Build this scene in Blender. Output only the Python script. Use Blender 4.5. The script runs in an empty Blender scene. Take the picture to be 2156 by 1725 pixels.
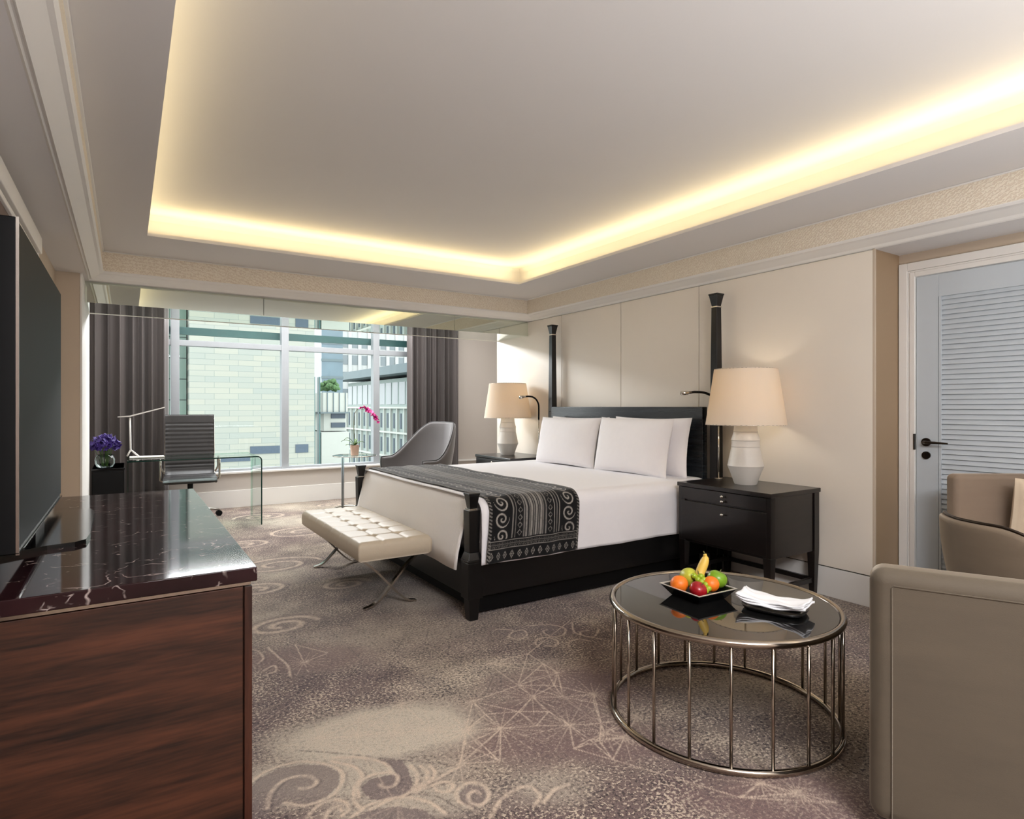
import bpy, math, random
import numpy as np
from mathutils import Vector, Matrix
random.seed(7); rng = np.random.default_rng(5)
PI = math.pi
S = bpy.context.scene
COL = S.collection
TH = math.radians(32.67)
ST, CT = math.sin(TH), math.cos(TH)

# ------------------------------------------------------------------ camera
cd = bpy.data.cameras.new('camera'); cam = bpy.data.objects.new('camera', cd); COL.objects.link(cam)
cam.location = (0, 0, 1.25)
cam.rotation_euler = (PI/2, 0, -TH)
cd.sensor_width = 36; cd.sensor_fit = 'HORIZONTAL'
cd.lens = 36*1266/2156
cd.shift_y = (857-862.5)/2156
cd.clip_start = .02; cd.clip_end = 600
S.camera = cam
# ------------------------------------------------------------------ world, exposure
w = bpy.data.worlds.new('world'); S.world = w; w.use_nodes = True
bg = w.node_tree.nodes['Background']
bg.inputs[0].default_value = (.97, .98, 1.0, 1); bg.inputs[1].default_value = 3.9
S.view_settings.view_transform = 'Standard'; S.view_settings.look = 'None'
S.view_settings.exposure = 0.26; S.view_settings.gamma = 1; S.view_settings.use_curve_mapping = False

def area(name, loc, rot, sx, sy, power, col=(1, 1, 1), portal=False, spread=180):
    l = bpy.data.lights.new(name, 'AREA'); l.shape = 'RECTANGLE'; l.size = sx; l.size_y = sy
    l.energy = power; l.color = col; l.spread = math.radians(spread)
    if portal: l.cycles.is_portal = True
    o = bpy.data.objects.new(name, l); COL.objects.link(o); o.location = loc; o.rotation_euler = rot
    return o
# daylight portal over the big window
area('window_portal', (1.8, 8.22, 1.5), (-PI/2, 0, 0), 6.0, 2.3, 1, portal=True)
# added fill lamp high up behind the camera, not a room fitting
area('rear_fill_light', (.6, -1.3, 2.60), (0, 0, 0), 1.2, 1.6, 150, (.97, .97, 1.0))
area('window_head_fill', (1.8, 8.02, 2.50), (math.radians(-72), 0, 0), 3.0, .2, 95, (.96, .98, 1.0))  # added fill above the window, unseen, standing in for stronger daylight
area('upward_fill_light', (1.7, -.9, .75), (PI, 0, 0), 2.4, 1.2, 90, (.95, .97, 1.0))  # added lamp behind the camera, aimed up to brighten the ceiling
area('bay_fill_light', (1.9, 7.1, 2.70), (0, 0, 0), 4.6, .7, 70, (.95, .98, 1.0))  # unseen fill lamp added to lift the dim window bay

# cove strips, lying on the cove shelf and shining up
XL, XR, YF, YB = .1215, 3.205, 4.879, -2.0
CX0, CX1, CY0, CY1 = -.08, 3.405, -2.2, 5.158
ZS = 2.439
WARM = (1.0, .80, .43)
def cove(name, loc, d, sx, sy, p):
    o = area(name, loc, (0, 0, 0), sx, sy, p, WARM)
    # the long side lies along the shelf; tilt about that side
    o.rotation_euler = (PI, d, 0) if sy > sx else (PI+d, 0, 0)
cove('cove_light_right', (CX1-.10, (YF+YB)/2, ZS+.035), -math.radians(28), .05, 7.0, 13.5)
cove('cove_light_front', ((XL+XR)/2, CY1-.11, ZS+.035), math.radians(28), 3.2, .05, 6.8)
cove('cove_light_left', (CX0+.09, (YF+YB)/2, ZS+.035), math.radians(28), .05, 7.0, 7.8)

# ------------------------------------------------------------------ materials
def newmat(name):
    m = bpy.data.materials.new(name); m.use_nodes = True
    nt = m.node_tree
    return m, nt, nt.nodes['Principled BSDF']
def lin(c):
    return tuple(((x/255)/12.92 if x/255 <= .04045 else ((x/255+.055)/1.055)**2.4) for x in c)
def pm(name, col, rough=.5, metal=0, noise=0, nscale=20, bump=0, bscale=200, spec=None, trans=0, sheen=0, emit=None, coat=0, srgb=True):
    m, nt, b = newmat(name)
    c = lin(col) if srgb else col
    b.inputs['Base Color'].default_value = (*c, 1)
    b.inputs['Roughness'].default_value = rough; b.inputs['Metallic'].default_value = metal
    if spec is not None: b.inputs['Specular IOR Level'].default_value = spec
    if trans: b.inputs['Transmission Weight'].default_value = trans
    if sheen: b.inputs['Sheen Weight'].default_value = sheen; b.inputs['Sheen Roughness'].default_value = .4
    if coat: b.inputs['Coat Weight'].default_value = coat; b.inputs['Coat Roughness'].default_value = .03
    if emit: b.inputs['Emission Color'].default_value = (*emit[:3], 1); b.inputs['Emission Strength'].default_value = emit[3]
    tc = nt.nodes.new('ShaderNodeTexCoord')
    if noise:
        n = nt.nodes.new('ShaderNodeTexNoise'); n.inputs['Scale'].default_value = nscale; n.inputs['Detail'].default_value = 4
        nt.links.new(tc.outputs['Object'], n.inputs['Vector'])
        mx = nt.nodes.new('ShaderNodeMix'); mx.data_type = 'RGBA'
        mx.inputs[6].default_value = (*[x*(1-noise) for x in c], 1); mx.inputs[7].default_value = (*[min(1, x*(1+noise)) for x in c], 1)
        nt.links.new(n.outputs[0], mx.inputs[0]); nt.links.new(mx.outputs[2], b.inputs['Base Color'])
    if bump:
        n2 = nt.nodes.new('ShaderNodeTexNoise'); n2.inputs['Scale'].default_value = bscale; n2.inputs['Detail'].default_value = 2
        nt.links.new(tc.outputs['Object'], n2.inputs['Vector'])
        bp = nt.nodes.new('ShaderNodeBump'); bp.inputs['Strength'].default_value = bump; bp.inputs['Distance'].default_value = .002
        nt.links.new(n2.outputs[0], bp.inputs['Height']); nt.links.new(bp.outputs[0], b.inputs['Normal'])
    return m
M = {}
M['ceil'] = pm('ceiling_paint', (220, 217, 215), .9, noise=.01, nscale=3)
M['white'] = pm('white_trim_paint', (232, 229, 224), .55, noise=.015, nscale=4)
M['grey_wall'] = pm('grey_wall_paint', (196, 188, 180), .8, noise=.015, nscale=3)
M['panel'] = pm('cream_wall_panel', (236, 227, 214), .42, noise=.02, nscale=2)
M['beige_wall'] = pm('beige_wall', (196, 180, 160), .6, noise=.02, nscale=3)
M['taupe'] = pm('taupe_wall', (160, 136, 108), .6, noise=.03, nscale=3)
M['brown_panel'] = pm('brown_wall_panel', (110, 92, 84), .7, noise=.05, nscale=6)
M['chrome'] = pm('chrome', (205, 200, 192), .12, 1, noise=.03, nscale=30)
M['steel'] = pm('brushed_steel', (120, 126, 132), .4, .8, noise=.03)
M['nickel'] = pm('champagne_metal', (172, 162, 150), .16, 1, noise=.05, nscale=12)
M['dark_metal'] = pm('dark_bronze', (70, 62, 56), .3, 1, noise=.05)
M['black_gloss'] = pm('black_gloss', (10, 10, 11), .12, noise=.1)
M['black'] = pm('black_plastic', (5, 5, 6), .55, noise=.1, spec=.2)
M['screen'] = pm('screen_black', (20, 20, 21), .6, noise=.05, nscale=4, spec=.2)
M['sheet'] = pm('white_cotton', (245, 243, 246), .85, bump=.2, bscale=60, noise=.02, sheen=.2)
M['pillow'] = pm('pillow_cotton', (246, 242, 243), .85, bump=.25, bscale=40, noise=.02, sheen=.2)
M['cream_leather'] = pm('cream_leather', (200, 186, 164), .42, bump=.3, bscale=150, noise=.04)
M['leather'] = pm('dark_grey_leather', (48, 46, 46), .38, bump=.2, bscale=120, noise=.06)
M['grey_velvet'] = pm('grey_velvet', (88, 83, 82), .75, noise=.12, nscale=5, sheen=.6)
M['ceramic'] = pm('white_ceramic', (216, 211, 203), .45, bump=.2, bscale=80, noise=.03)
M['pink_pot'] = pm('pink_ceramic', (206, 168, 150), .5, noise=.05)
M['leaf'] = pm('green_leaf', (72, 104, 48), .4, noise=.2)
M['stem'] = pm('brown_stem', (96, 92, 54), .6, noise=.2)
M['magenta'] = pm('magenta_petal', (188, 12, 118), .5, noise=.2, nscale=40)
M['purple'] = pm('purple_petal', (66, 42, 128), .6, noise=.3, nscale=40)
M['napkin'] = pm('white_napkin', (240, 240, 242), .9, bump=.3, bscale=60, noise=.03)
M['cream_cushion'] = pm('cream_cushion', (208, 190, 166), .85, noise=.05, bump=.2)
M['white_metal'] = pm('white_metal', (232, 228, 222), .35, noise=.03)
M['alu'] = pm('window_aluminium', (158, 162, 166), .45, .2, noise=.03)
M['teal_fin'] = pm('teal_channel', (60, 98, 98), .5, noise=.1)

def shade_mat():
    m, nt, b = newmat('lamp_shade_linen')
    b.inputs['Base Color'].default_value = (*lin((245, 238, 226)), 1); b.inputs['Roughness'].default_value = .9
    w_ = nt.nodes.new('ShaderNodeTexWave'); w_.inputs['Scale'].default_value = 60; w_.bands_direction = 'Z'
    bp = nt.nodes.new('ShaderNodeBump'); bp.inputs['Strength'].default_value = .1; bp.inputs['Distance'].default_value = .001
    nt.links.new(w_.outputs[0], bp.inputs['Height']); nt.links.new(bp.outputs[0], b.inputs['Normal'])
    t = nt.nodes.new('ShaderNodeBsdfTranslucent'); t.inputs[0].default_value = (*lin((246, 224, 188)), 1)
    mx = nt.nodes.new('ShaderNodeMixShader'); mx.inputs[0].default_value = .35
    nt.links.new(b.outputs[0], mx.inputs[1]); nt.links.new(t.outputs[0], mx.inputs[2])
    nt.links.new(mx.outputs[0], nt.nodes['Material Output'].inputs[0])
    return m
M['shade'] = shade_mat()

def glass_mat(name, tint, refl=.06, rough=0.0, gain=.6):
    m, nt, b = newmat(name)
    nt.nodes.remove(b)
    t = nt.nodes.new('ShaderNodeBsdfTransparent'); t.inputs[0].default_value = (*tint, 1)
    g = nt.nodes.new('ShaderNodeBsdfGlossy'); g.inputs['Roughness'].default_value = rough
    lw = nt.nodes.new('ShaderNodeLayerWeight'); lw.inputs[0].default_value = .18
    ml = nt.nodes.new('ShaderNodeMath'); ml.operation = 'MULTIPLY_ADD'; ml.inputs[1].default_value = gain; ml.inputs[2].default_value = refl
    ml.use_clamp = True
    nt.links.new(lw.outputs['Fresnel'], ml.inputs[0])
    mx = nt.nodes.new('ShaderNodeMixShader')
    nt.links.new(ml.outputs[0], mx.inputs[0]); nt.links.new(t.outputs[0], mx.inputs[1]); nt.links.new(g.outputs[0], mx.inputs[2])
    nt.links.new(mx.outputs[0], nt.nodes['Material Output'].inputs[0])
    return m
M['pane'] = glass_mat('window_glass', (.87, .915, .90), .012, gain=.3)
M['desk_glass'] = glass_mat('desk_glass', (.80, .93, .88), .05)
M['desk_edge'] = pm('glass_edge', (20, 60, 52), .1, noise=.1)
M['vase_glass'] = glass_mat('vase_glass', (.75, .82, .80), .05)
M['mirror'] = pm('mirror_glass', (226, 234, 224), .0, 1)
def dark_glass():
    m, nt, b = newmat('black_table_glass')
    b.inputs['Base Color'].default_value = (.006, .006, .006, 1); b.inputs['Roughness'].default_value = .015
    b.inputs['IOR'].default_value = 1.9
    return m
M['dark_glass'] = dark_glass()

def wood(name, c1, c2, rough, sc=(1, 1, 1), wscale=1.6, dist=9, coat=0, turns=(0, 0, 0)):
    m, nt, b = newmat(name)
    tc = nt.nodes.new('ShaderNodeTexCoord'); mp = nt.nodes.new('ShaderNodeMapping'); mp.inputs['Scale'].default_value = sc
    mp.inputs['Rotation'].default_value = turns
    nt.links.new(tc.outputs['Object'], mp.inputs[0])
    n = nt.nodes.new('ShaderNodeTexNoise'); n.inputs['Scale'].default_value = wscale; n.inputs['Detail'].default_value = 6; n.inputs['Distortion'].default_value = 1.2
    nt.links.new(mp.outputs[0], n.inputs[0])
    wv = nt.nodes.new('ShaderNodeTexNoise'); wv.inputs['Scale'].default_value = wscale*9; wv.inputs['Detail'].default_value = 8
    nt.links.new(mp.outputs[0], wv.inputs[0])
    mm = nt.nodes.new('ShaderNodeMath'); mm.operation = 'MULTIPLY_ADD'; mm.inputs[1].default_value = .45
    nt.links.new(wv.outputs[0], mm.inputs[0]); nt.links.new(n.outputs[0], mm.inputs[2])
    cr = nt.nodes.new('ShaderNodeValToRGB')
    cr.color_ramp.elements[0].position = .52; cr.color_ramp.elements[0].color = (*lin(c1), 1)
    cr.color_ramp.elements[1].position = .92; cr.color_ramp.elements[1].color = (*lin(c2), 1)
    nt.links.new(mm.outputs[0], cr.inputs[0]); nt.links.new(cr.outputs[0], b.inputs['Base Color'])
    b.inputs['Roughness'].default_value = rough
    if coat: b.inputs['Coat Weight'].default_value = coat
    return m
M['walnut'] = wood('walnut_veneer', (26, 14, 9), (84, 47, 30), .42, (.7, .7, 9.0), 1.6, turns=(0, .25, 0))
M['dark_wood'] = wood('espresso_wood', (8, 6, 6), (23, 15, 13), .3, (1, 1, 6), 3, coat=.2)
M['bed_wood'] = wood('black_bed_wood', (5, 5, 5), (15, 14, 15), .32, (1, 1, 5), 3)

def marble():
    m, nt, b = newmat('burgundy_marble')
    tc = nt.nodes.new('ShaderNodeTexCoord')
    n = nt.nodes.new('ShaderNodeTexNoise'); n.inputs['Scale'].default_value = 3; n.inputs['Detail'].default_value = 5
    nt.links.new(tc.outputs['Object'], n.inputs[0])
    cr = nt.nodes.new('ShaderNodeValToRGB')
    cr.color_ramp.elements[0].position = .35; cr.color_ramp.elements[0].color = (*lin((18, 9, 11)), 1)
    cr.color_ramp.elements[1].position = .72; cr.color_ramp.elements[1].color = (*lin((50, 28, 30)), 1)
    nt.links.new(n.outputs[0], cr.inputs[0])
    # veins: distorted voronoi edges, broken by noise
    nd = nt.nodes.new('ShaderNodeTexNoise'); nd.inputs['Scale'].default_value = 5; nd.inputs['Detail'].default_value = 4
    nt.links.new(tc.outputs['Object'], nd.inputs[0])
    va = nt.nodes.new('ShaderNodeVectorMath'); va.operation = 'MULTIPLY_ADD'; va.inputs[1].default_value = (.22, .22, .22)
    nt.links.new(nd.outputs[1], va.inputs[0]); nt.links.new(tc.outputs['Object'], va.inputs[2])
    def veins(scale, width, lo):
        v = nt.nodes.new('ShaderNodeTexVoronoi'); v.feature = 'DISTANCE_TO_EDGE'; v.inputs['Scale'].default_value = scale
        nt.links.new(va.outputs[0], v.inputs[0])
        mr = nt.nodes.new('ShaderNodeMapRange'); mr.inputs[1].default_value = 0; mr.inputs[2].default_value = width
        mr.inputs[3].default_value = 1; mr.inputs[4].default_value = 0
        nt.links.new(v.outputs[0], mr.inputs[0])
        k = nt.nodes.new('ShaderNodeTexNoise'); k.inputs['Scale'].default_value = scale*1.1; k.inputs['Detail'].default_value = 3
        nt.links.new(tc.outputs['Object'], k.inputs[0])
        mk = nt.nodes.new('ShaderNodeMapRange'); mk.inputs[1].default_value = lo; mk.inputs[2].default_value = lo+.1
        nt.links.new(k.outputs[0], mk.inputs[0])
        q = nt.nodes.new('ShaderNodeMath'); q.operation = 'MULTIPLY'
        nt.links.new(mr.outputs[0], q.inputs[0]); nt.links.new(mk.outputs[0], q.inputs[1])
        return q
    a = veins(6.0, .02, .53); c = veins(17, .045, .57)
    ad = nt.nodes.new('ShaderNodeMath'); ad.operation = 'MAXIMUM'
    nt.links.new(a.outputs[0], ad.inputs[0]); nt.links.new(c.outputs[0], ad.inputs[1])
    mx = nt.nodes.new('ShaderNodeMix'); mx.data_type = 'RGBA'; mx.inputs[7].default_value = (*lin((186, 170, 164)), 1)
    nt.links.new(ad.outputs[0], mx.inputs[0]); nt.links.new(cr.outputs[0], mx.inputs[6]); nt.links.new(mx.outputs[2], b.inputs['Base Color'])
    b.inputs['Roughness'].default_value = .07; b.inputs['IOR'].default_value = 1.33
    return m
M['marble'] = marble()

def velvet(name, c1, c2):
    m, nt, b = newmat(name)
    tc = nt.nodes.new('ShaderNodeTexCoord')
    n = nt.nodes.new('ShaderNodeTexNoise'); n.inputs['Scale'].default_value = 3; n.inputs['Detail'].default_value = 8
    mp = nt.nodes.new('ShaderNodeMapping'); mp.inputs['Scale'].default_value = (1, 1, 5)
    nt.links.new(tc.outputs['Object'], mp.inputs[0]); nt.links.new(mp.outputs[0], n.inputs[0])
    mx = nt.nodes.new('ShaderNodeMix'); mx.data_type = 'RGBA'
    mx.inputs[6].default_value = (*lin(c1), 1); mx.inputs[7].default_value = (*lin(c2), 1)
    nt.links.new(n.outputs[0], mx.inputs[0]); nt.links.new(mx.outputs[2], b.inputs['Base Color'])
    b.inputs['Roughness'].default_value = .8; b.inputs['Sheen Weight'].default_value = .7; b.inputs['Sheen Roughness'].default_value = .35
    b.inputs['Sheen Tint'].default_value = (*lin((240, 226, 206)), 1)
    n2 = nt.nodes.new('ShaderNodeTexNoise'); n2.inputs['Scale'].default_value = 300
    nt.links.new(tc.outputs['Object'], n2.inputs[0])
    bp = nt.nodes.new('ShaderNodeBump'); bp.inputs['Strength'].default_value = .3; bp.inputs['Distance'].default_value = .001
    nt.links.new(n2.outputs[0], bp.inputs['Height']); nt.links.new(bp.outputs[0], b.inputs['Normal'])
    return m
M['beige_velvet'] = velvet('beige_velvet', (76, 67, 55), (92, 81, 66))
M['taupe_velvet'] = velvet('taupe_velvet', (104, 90, 74), (124, 108, 90))
M['pink_beige'] = velvet('rose_beige_fabric', (132, 114, 98), (146, 128, 110))

def curtain_mat():
    m, nt, b = newmat('curtain_velvet')
    tc = nt.nodes.new('ShaderNodeTexCoord'); mp = nt.nodes.new('ShaderNodeMapping'); mp.inputs['Scale'].default_value = (9, 9, .05)
    nt.links.new(tc.outputs['Object'], mp.inputs[0])
    n = nt.nodes.new('ShaderNodeTexNoise'); n.inputs['Scale'].default_value = 1; n.inputs['Detail'].default_value = 2
    nt.links.new(mp.outputs[0], n.inputs[0])
    mx = nt.nodes.new('ShaderNodeMix'); mx.data_type = 'RGBA'
    mx.inputs[6].default_value = (*lin((56, 50, 48)), 1); mx.inputs[7].default_value = (*lin((90, 81, 78)), 1)
    nt.links.new(n.outputs[0], mx.inputs[0]); nt.links.new(mx.outputs[2], b.inputs['Base Color'])
    b.inputs['Roughness'].default_value = .7; b.inputs['Sheen Weight'].default_value = .2
    return m
M['curtain'] = curtain_mat()

def frieze_mat():
    m, nt, b = newmat('scroll_frieze_plaster')
    tc = nt.nodes.new('ShaderNodeTexCoord')
    def wav(dirn, sc):
        q = nt.nodes.new('ShaderNodeTexWave'); q.wave_type = 'RINGS'; q.rings_direction = 'SPHERICAL'
        q.inputs['Scale'].default_value = sc; q.inputs['Distortion'].default_value = 7; q.inputs['Detail'].default_value = 1.5; q.inputs['Detail Scale'].default_value = 2.5
        nt.links.new(tc.outputs['Object'], q.inputs[0]); return q
    q = wav('X', 30)
    cr = nt.nodes.new('ShaderNodeValToRGB')
    cr.color_ramp.elements[0].position = .25; cr.color_ramp.elements[0].color = (*lin((222, 208, 188)), 1)
    cr.color_ramp.elements[1].position = .6; cr.color_ramp.elements[1].color = (*lin((236, 226, 208)), 1)
    nt.links.new(q.outputs[1], cr.inputs[0]); nt.links.new(cr.outputs[0], b.inputs['Base Color'])
    bp = nt.nodes.new('ShaderNodeBump'); bp.inputs['Strength'].default_value = .35; bp.inputs['Distance'].default_value = .004
    nt.links.new(q.outputs[1], bp.inputs['Height']); nt.links.new(bp.outputs[0], b.inputs['Normal'])
    b.inputs['Roughness'].default_value = .7
    return m
M['frieze'] = frieze_mat()

def attr_mat(name, attr, rough=.95, bump=.5, bscale=700, grain=.35, gscale=260, sheen=.2, speck=False):
    """colour pattern woven into the cloth (point attribute) broken up by yarn grain"""
    m, nt, b = newmat(name)
    a = nt.nodes.new('ShaderNodeAttribute'); a.attribute_name = attr
    tc = nt.nodes.new('ShaderNodeTexCoord')
    n = nt.nodes.new('ShaderNodeTexNoise'); n.inputs['Scale'].default_value = gscale; n.inputs['Detail'].default_value = 2
    nt.links.new(tc.outputs['Object'], n.inputs[0])
    mr = nt.nodes.new('ShaderNodeMapRange'); mr.inputs[1].default_value = .3; mr.inputs[2].default_value = .7
    mr.inputs[3].default_value = 1-grain; mr.inputs[4].default_value = 1+grain
    nt.links.new(n.outputs[0], mr.inputs[0])
    vm = nt.nodes.new('ShaderNodeVectorMath'); vm.operation = 'SCALE'
    src = a.outputs['Color']
    if speck:
        for lo, hi, colr, k_, sc_ in ((.475, .42, (44, 31, 33), .85, 72), (.535, .60, (204, 186, 164), .8, 88)):
            q = nt.nodes.new('ShaderNodeTexNoise'); q.inputs['Scale'].default_value = sc_; q.inputs['Detail'].default_value = 3; q.inputs['Roughness'].default_value = .65
            nt.links.new(tc.outputs['Object'], q.inputs[0])
            big = nt.nodes.new('ShaderNodeTexNoise'); big.inputs['Scale'].default_value = 7 if lo < .5 else 5; big.inputs['Detail'].default_value = 4
            nt.links.new(tc.outputs['Object'], big.inputs[0])
            add = nt.nodes.new('ShaderNodeMath'); add.operation = 'MULTIPLY_ADD'; add.inputs[1].default_value = .30; add.inputs[2].default_value = -.15
            nt.links.new(big.outputs[0], add.inputs[0])
            su = nt.nodes.new('ShaderNodeMath'); su.operation = 'ADD'; nt.links.new(q.outputs[0], su.inputs[0]); nt.links.new(add.outputs[0], su.inputs[1])
            rg = nt.nodes.new('ShaderNodeMapRange'); rg.inputs[1].default_value = lo; rg.inputs[2].default_value = hi
            nt.links.new(su.outputs[0], rg.inputs[0])
            ml = nt.nodes.new('ShaderNodeMath'); ml.operation = 'MULTIPLY'; nt.links.new(rg.outputs[0], ml.inputs[0]); nt.links.new(a.outputs['Alpha'], ml.inputs[1])
            m2 = nt.nodes.new('ShaderNodeMath'); m2.operation = 'MULTIPLY'; m2.inputs[1].default_value = k_; nt.links.new(ml.outputs[0], m2.inputs[0])
            mx = nt.nodes.new('ShaderNodeMix'); mx.data_type = 'RGBA'; mx.inputs[7].default_value = (*lin(colr), 1)
            nt.links.new(m2.outputs[0], mx.inputs[0]); nt.links.new(src, mx.inputs[6]); src = mx.outputs[2]
    nt.links.new(src, vm.inputs[0]); nt.links.new(mr.outputs[0], vm.inputs['Scale'])
    nt.links.new(vm.outputs[0], b.inputs['Base Color'])
    b.inputs['Roughness'].default_value = rough; b.inputs['Sheen Weight'].default_value = sheen
    b.inputs['Specular IOR Level'].default_value = .15
    n2 = nt.nodes.new('ShaderNodeTexNoise'); n2.inputs['Scale'].default_value = bscale
    nt.links.new(tc.outputs['Object'], n2.inputs[0])
    bp = nt.nodes.new('ShaderNodeBump'); bp.inputs['Strength'].default_value = bump; bp.inputs['Distance'].default_value = .002
    nt.links.new(n2.outputs[0], bp.inputs['Height']); nt.links.new(bp.outputs[0], b.inputs['Normal'])
    return m
M['carpet'] = attr_mat('patterned_carpet', 'weave', speck=True, grain=.25)
M['ikat'] = attr_mat('ikat_cloth', 'weave', .9, .3, 500, .15, 300)

def stone_mat(name, c1, c2, cm, bw, bh, mortar=.012, sq=None):
    m, nt, b = newmat(name)
    tc = nt.nodes.new('ShaderNodeTexCoord'); mp = nt.nodes.new('ShaderNodeMapping'); mp.inputs['Rotation'].default_value = (PI/2, 0, 0)
    nt.links.new(tc.outputs['Object'], mp.inputs[0])
    br = nt.nodes.new('ShaderNodeTexBrick'); br.inputs['Scale'].default_value = 1
    br.inputs['Color1'].default_value = (*lin(c1), 1); br.inputs['Color2'].default_value = (*lin(c2), 1); br.inputs['Mortar'].default_value = (*lin(cm), 1)
    br.inputs['Mortar Size'].default_value = mortar; br.inputs['Brick Width'].default_value = bw; br.inputs['Row Height'].default_value = bh
    br.offset = .37; br.offset_frequency = 2; br.inputs['Bias'].default_value = 0
    nt.links.new(mp.outputs[0], br.inputs[0]); nt.links.new(br.outputs[0], b.inputs['Base Color'])
    b.inputs['Roughness'].default_value = .8
    return m
M['stone'] = stone_mat('pale_stone_cladding', (132, 134, 124), (122, 128, 122), (104, 112, 107), .80, .205, .008)
M['stone2'] = stone_mat('green_stone_cladding', (92, 110, 100), (84, 102, 94), (34, 48, 44), 1.3, .75, .02)
M['tower'] = pm('tower_concrete', (160, 163, 162), .8, noise=.03, nscale=.2)
M['tower_glass'] = pm('tower_window', (98, 108, 112), .3, noise=.2, nscale=.4)
M['blue_glass'] = pm('blue_facade', (84, 104, 114), .3, noise=.3, nscale=.5)
M['low_wall'] = pm('office_wall', (134, 146, 142), .8, noise=.03)
M['eave'] = pm('roof_grey', (90, 104, 108), .7, noise=.08, nscale=.5)
M['dark_slot'] = pm('dark_opening', (44, 60, 74), .5, noise=.2)
M['white_render'] = pm('white_render', (166, 170, 164), .8, noise=.02)
M['foliage'] = pm('foliage', (74, 104, 66), .9, noise=.5, nscale=3)
M['ground'] = pm('street_paving', (130, 136, 132), .9, noise=.1, nscale=.3)
M['orange'] = pm('orange_peel', (238, 120, 30), .42, bump=.4, bscale=120, noise=.08)
M['apple'] = pm('red_apple_skin', (156, 22, 30), .25, noise=.35, nscale=18)
M['pear'] = pm('pear_skin', (190, 192, 62), .4, noise=.12, nscale=20)
M['grape'] = pm('green_grape', (156, 178, 44), .25, noise=.15, nscale=30)
M['green_apple'] = pm('green_apple_skin', (118, 158, 34), .3, noise=.15, nscale=20)
M['banana'] = pm('banana_skin', (228, 190, 84), .45, noise=.1, nscale=30)

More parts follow.
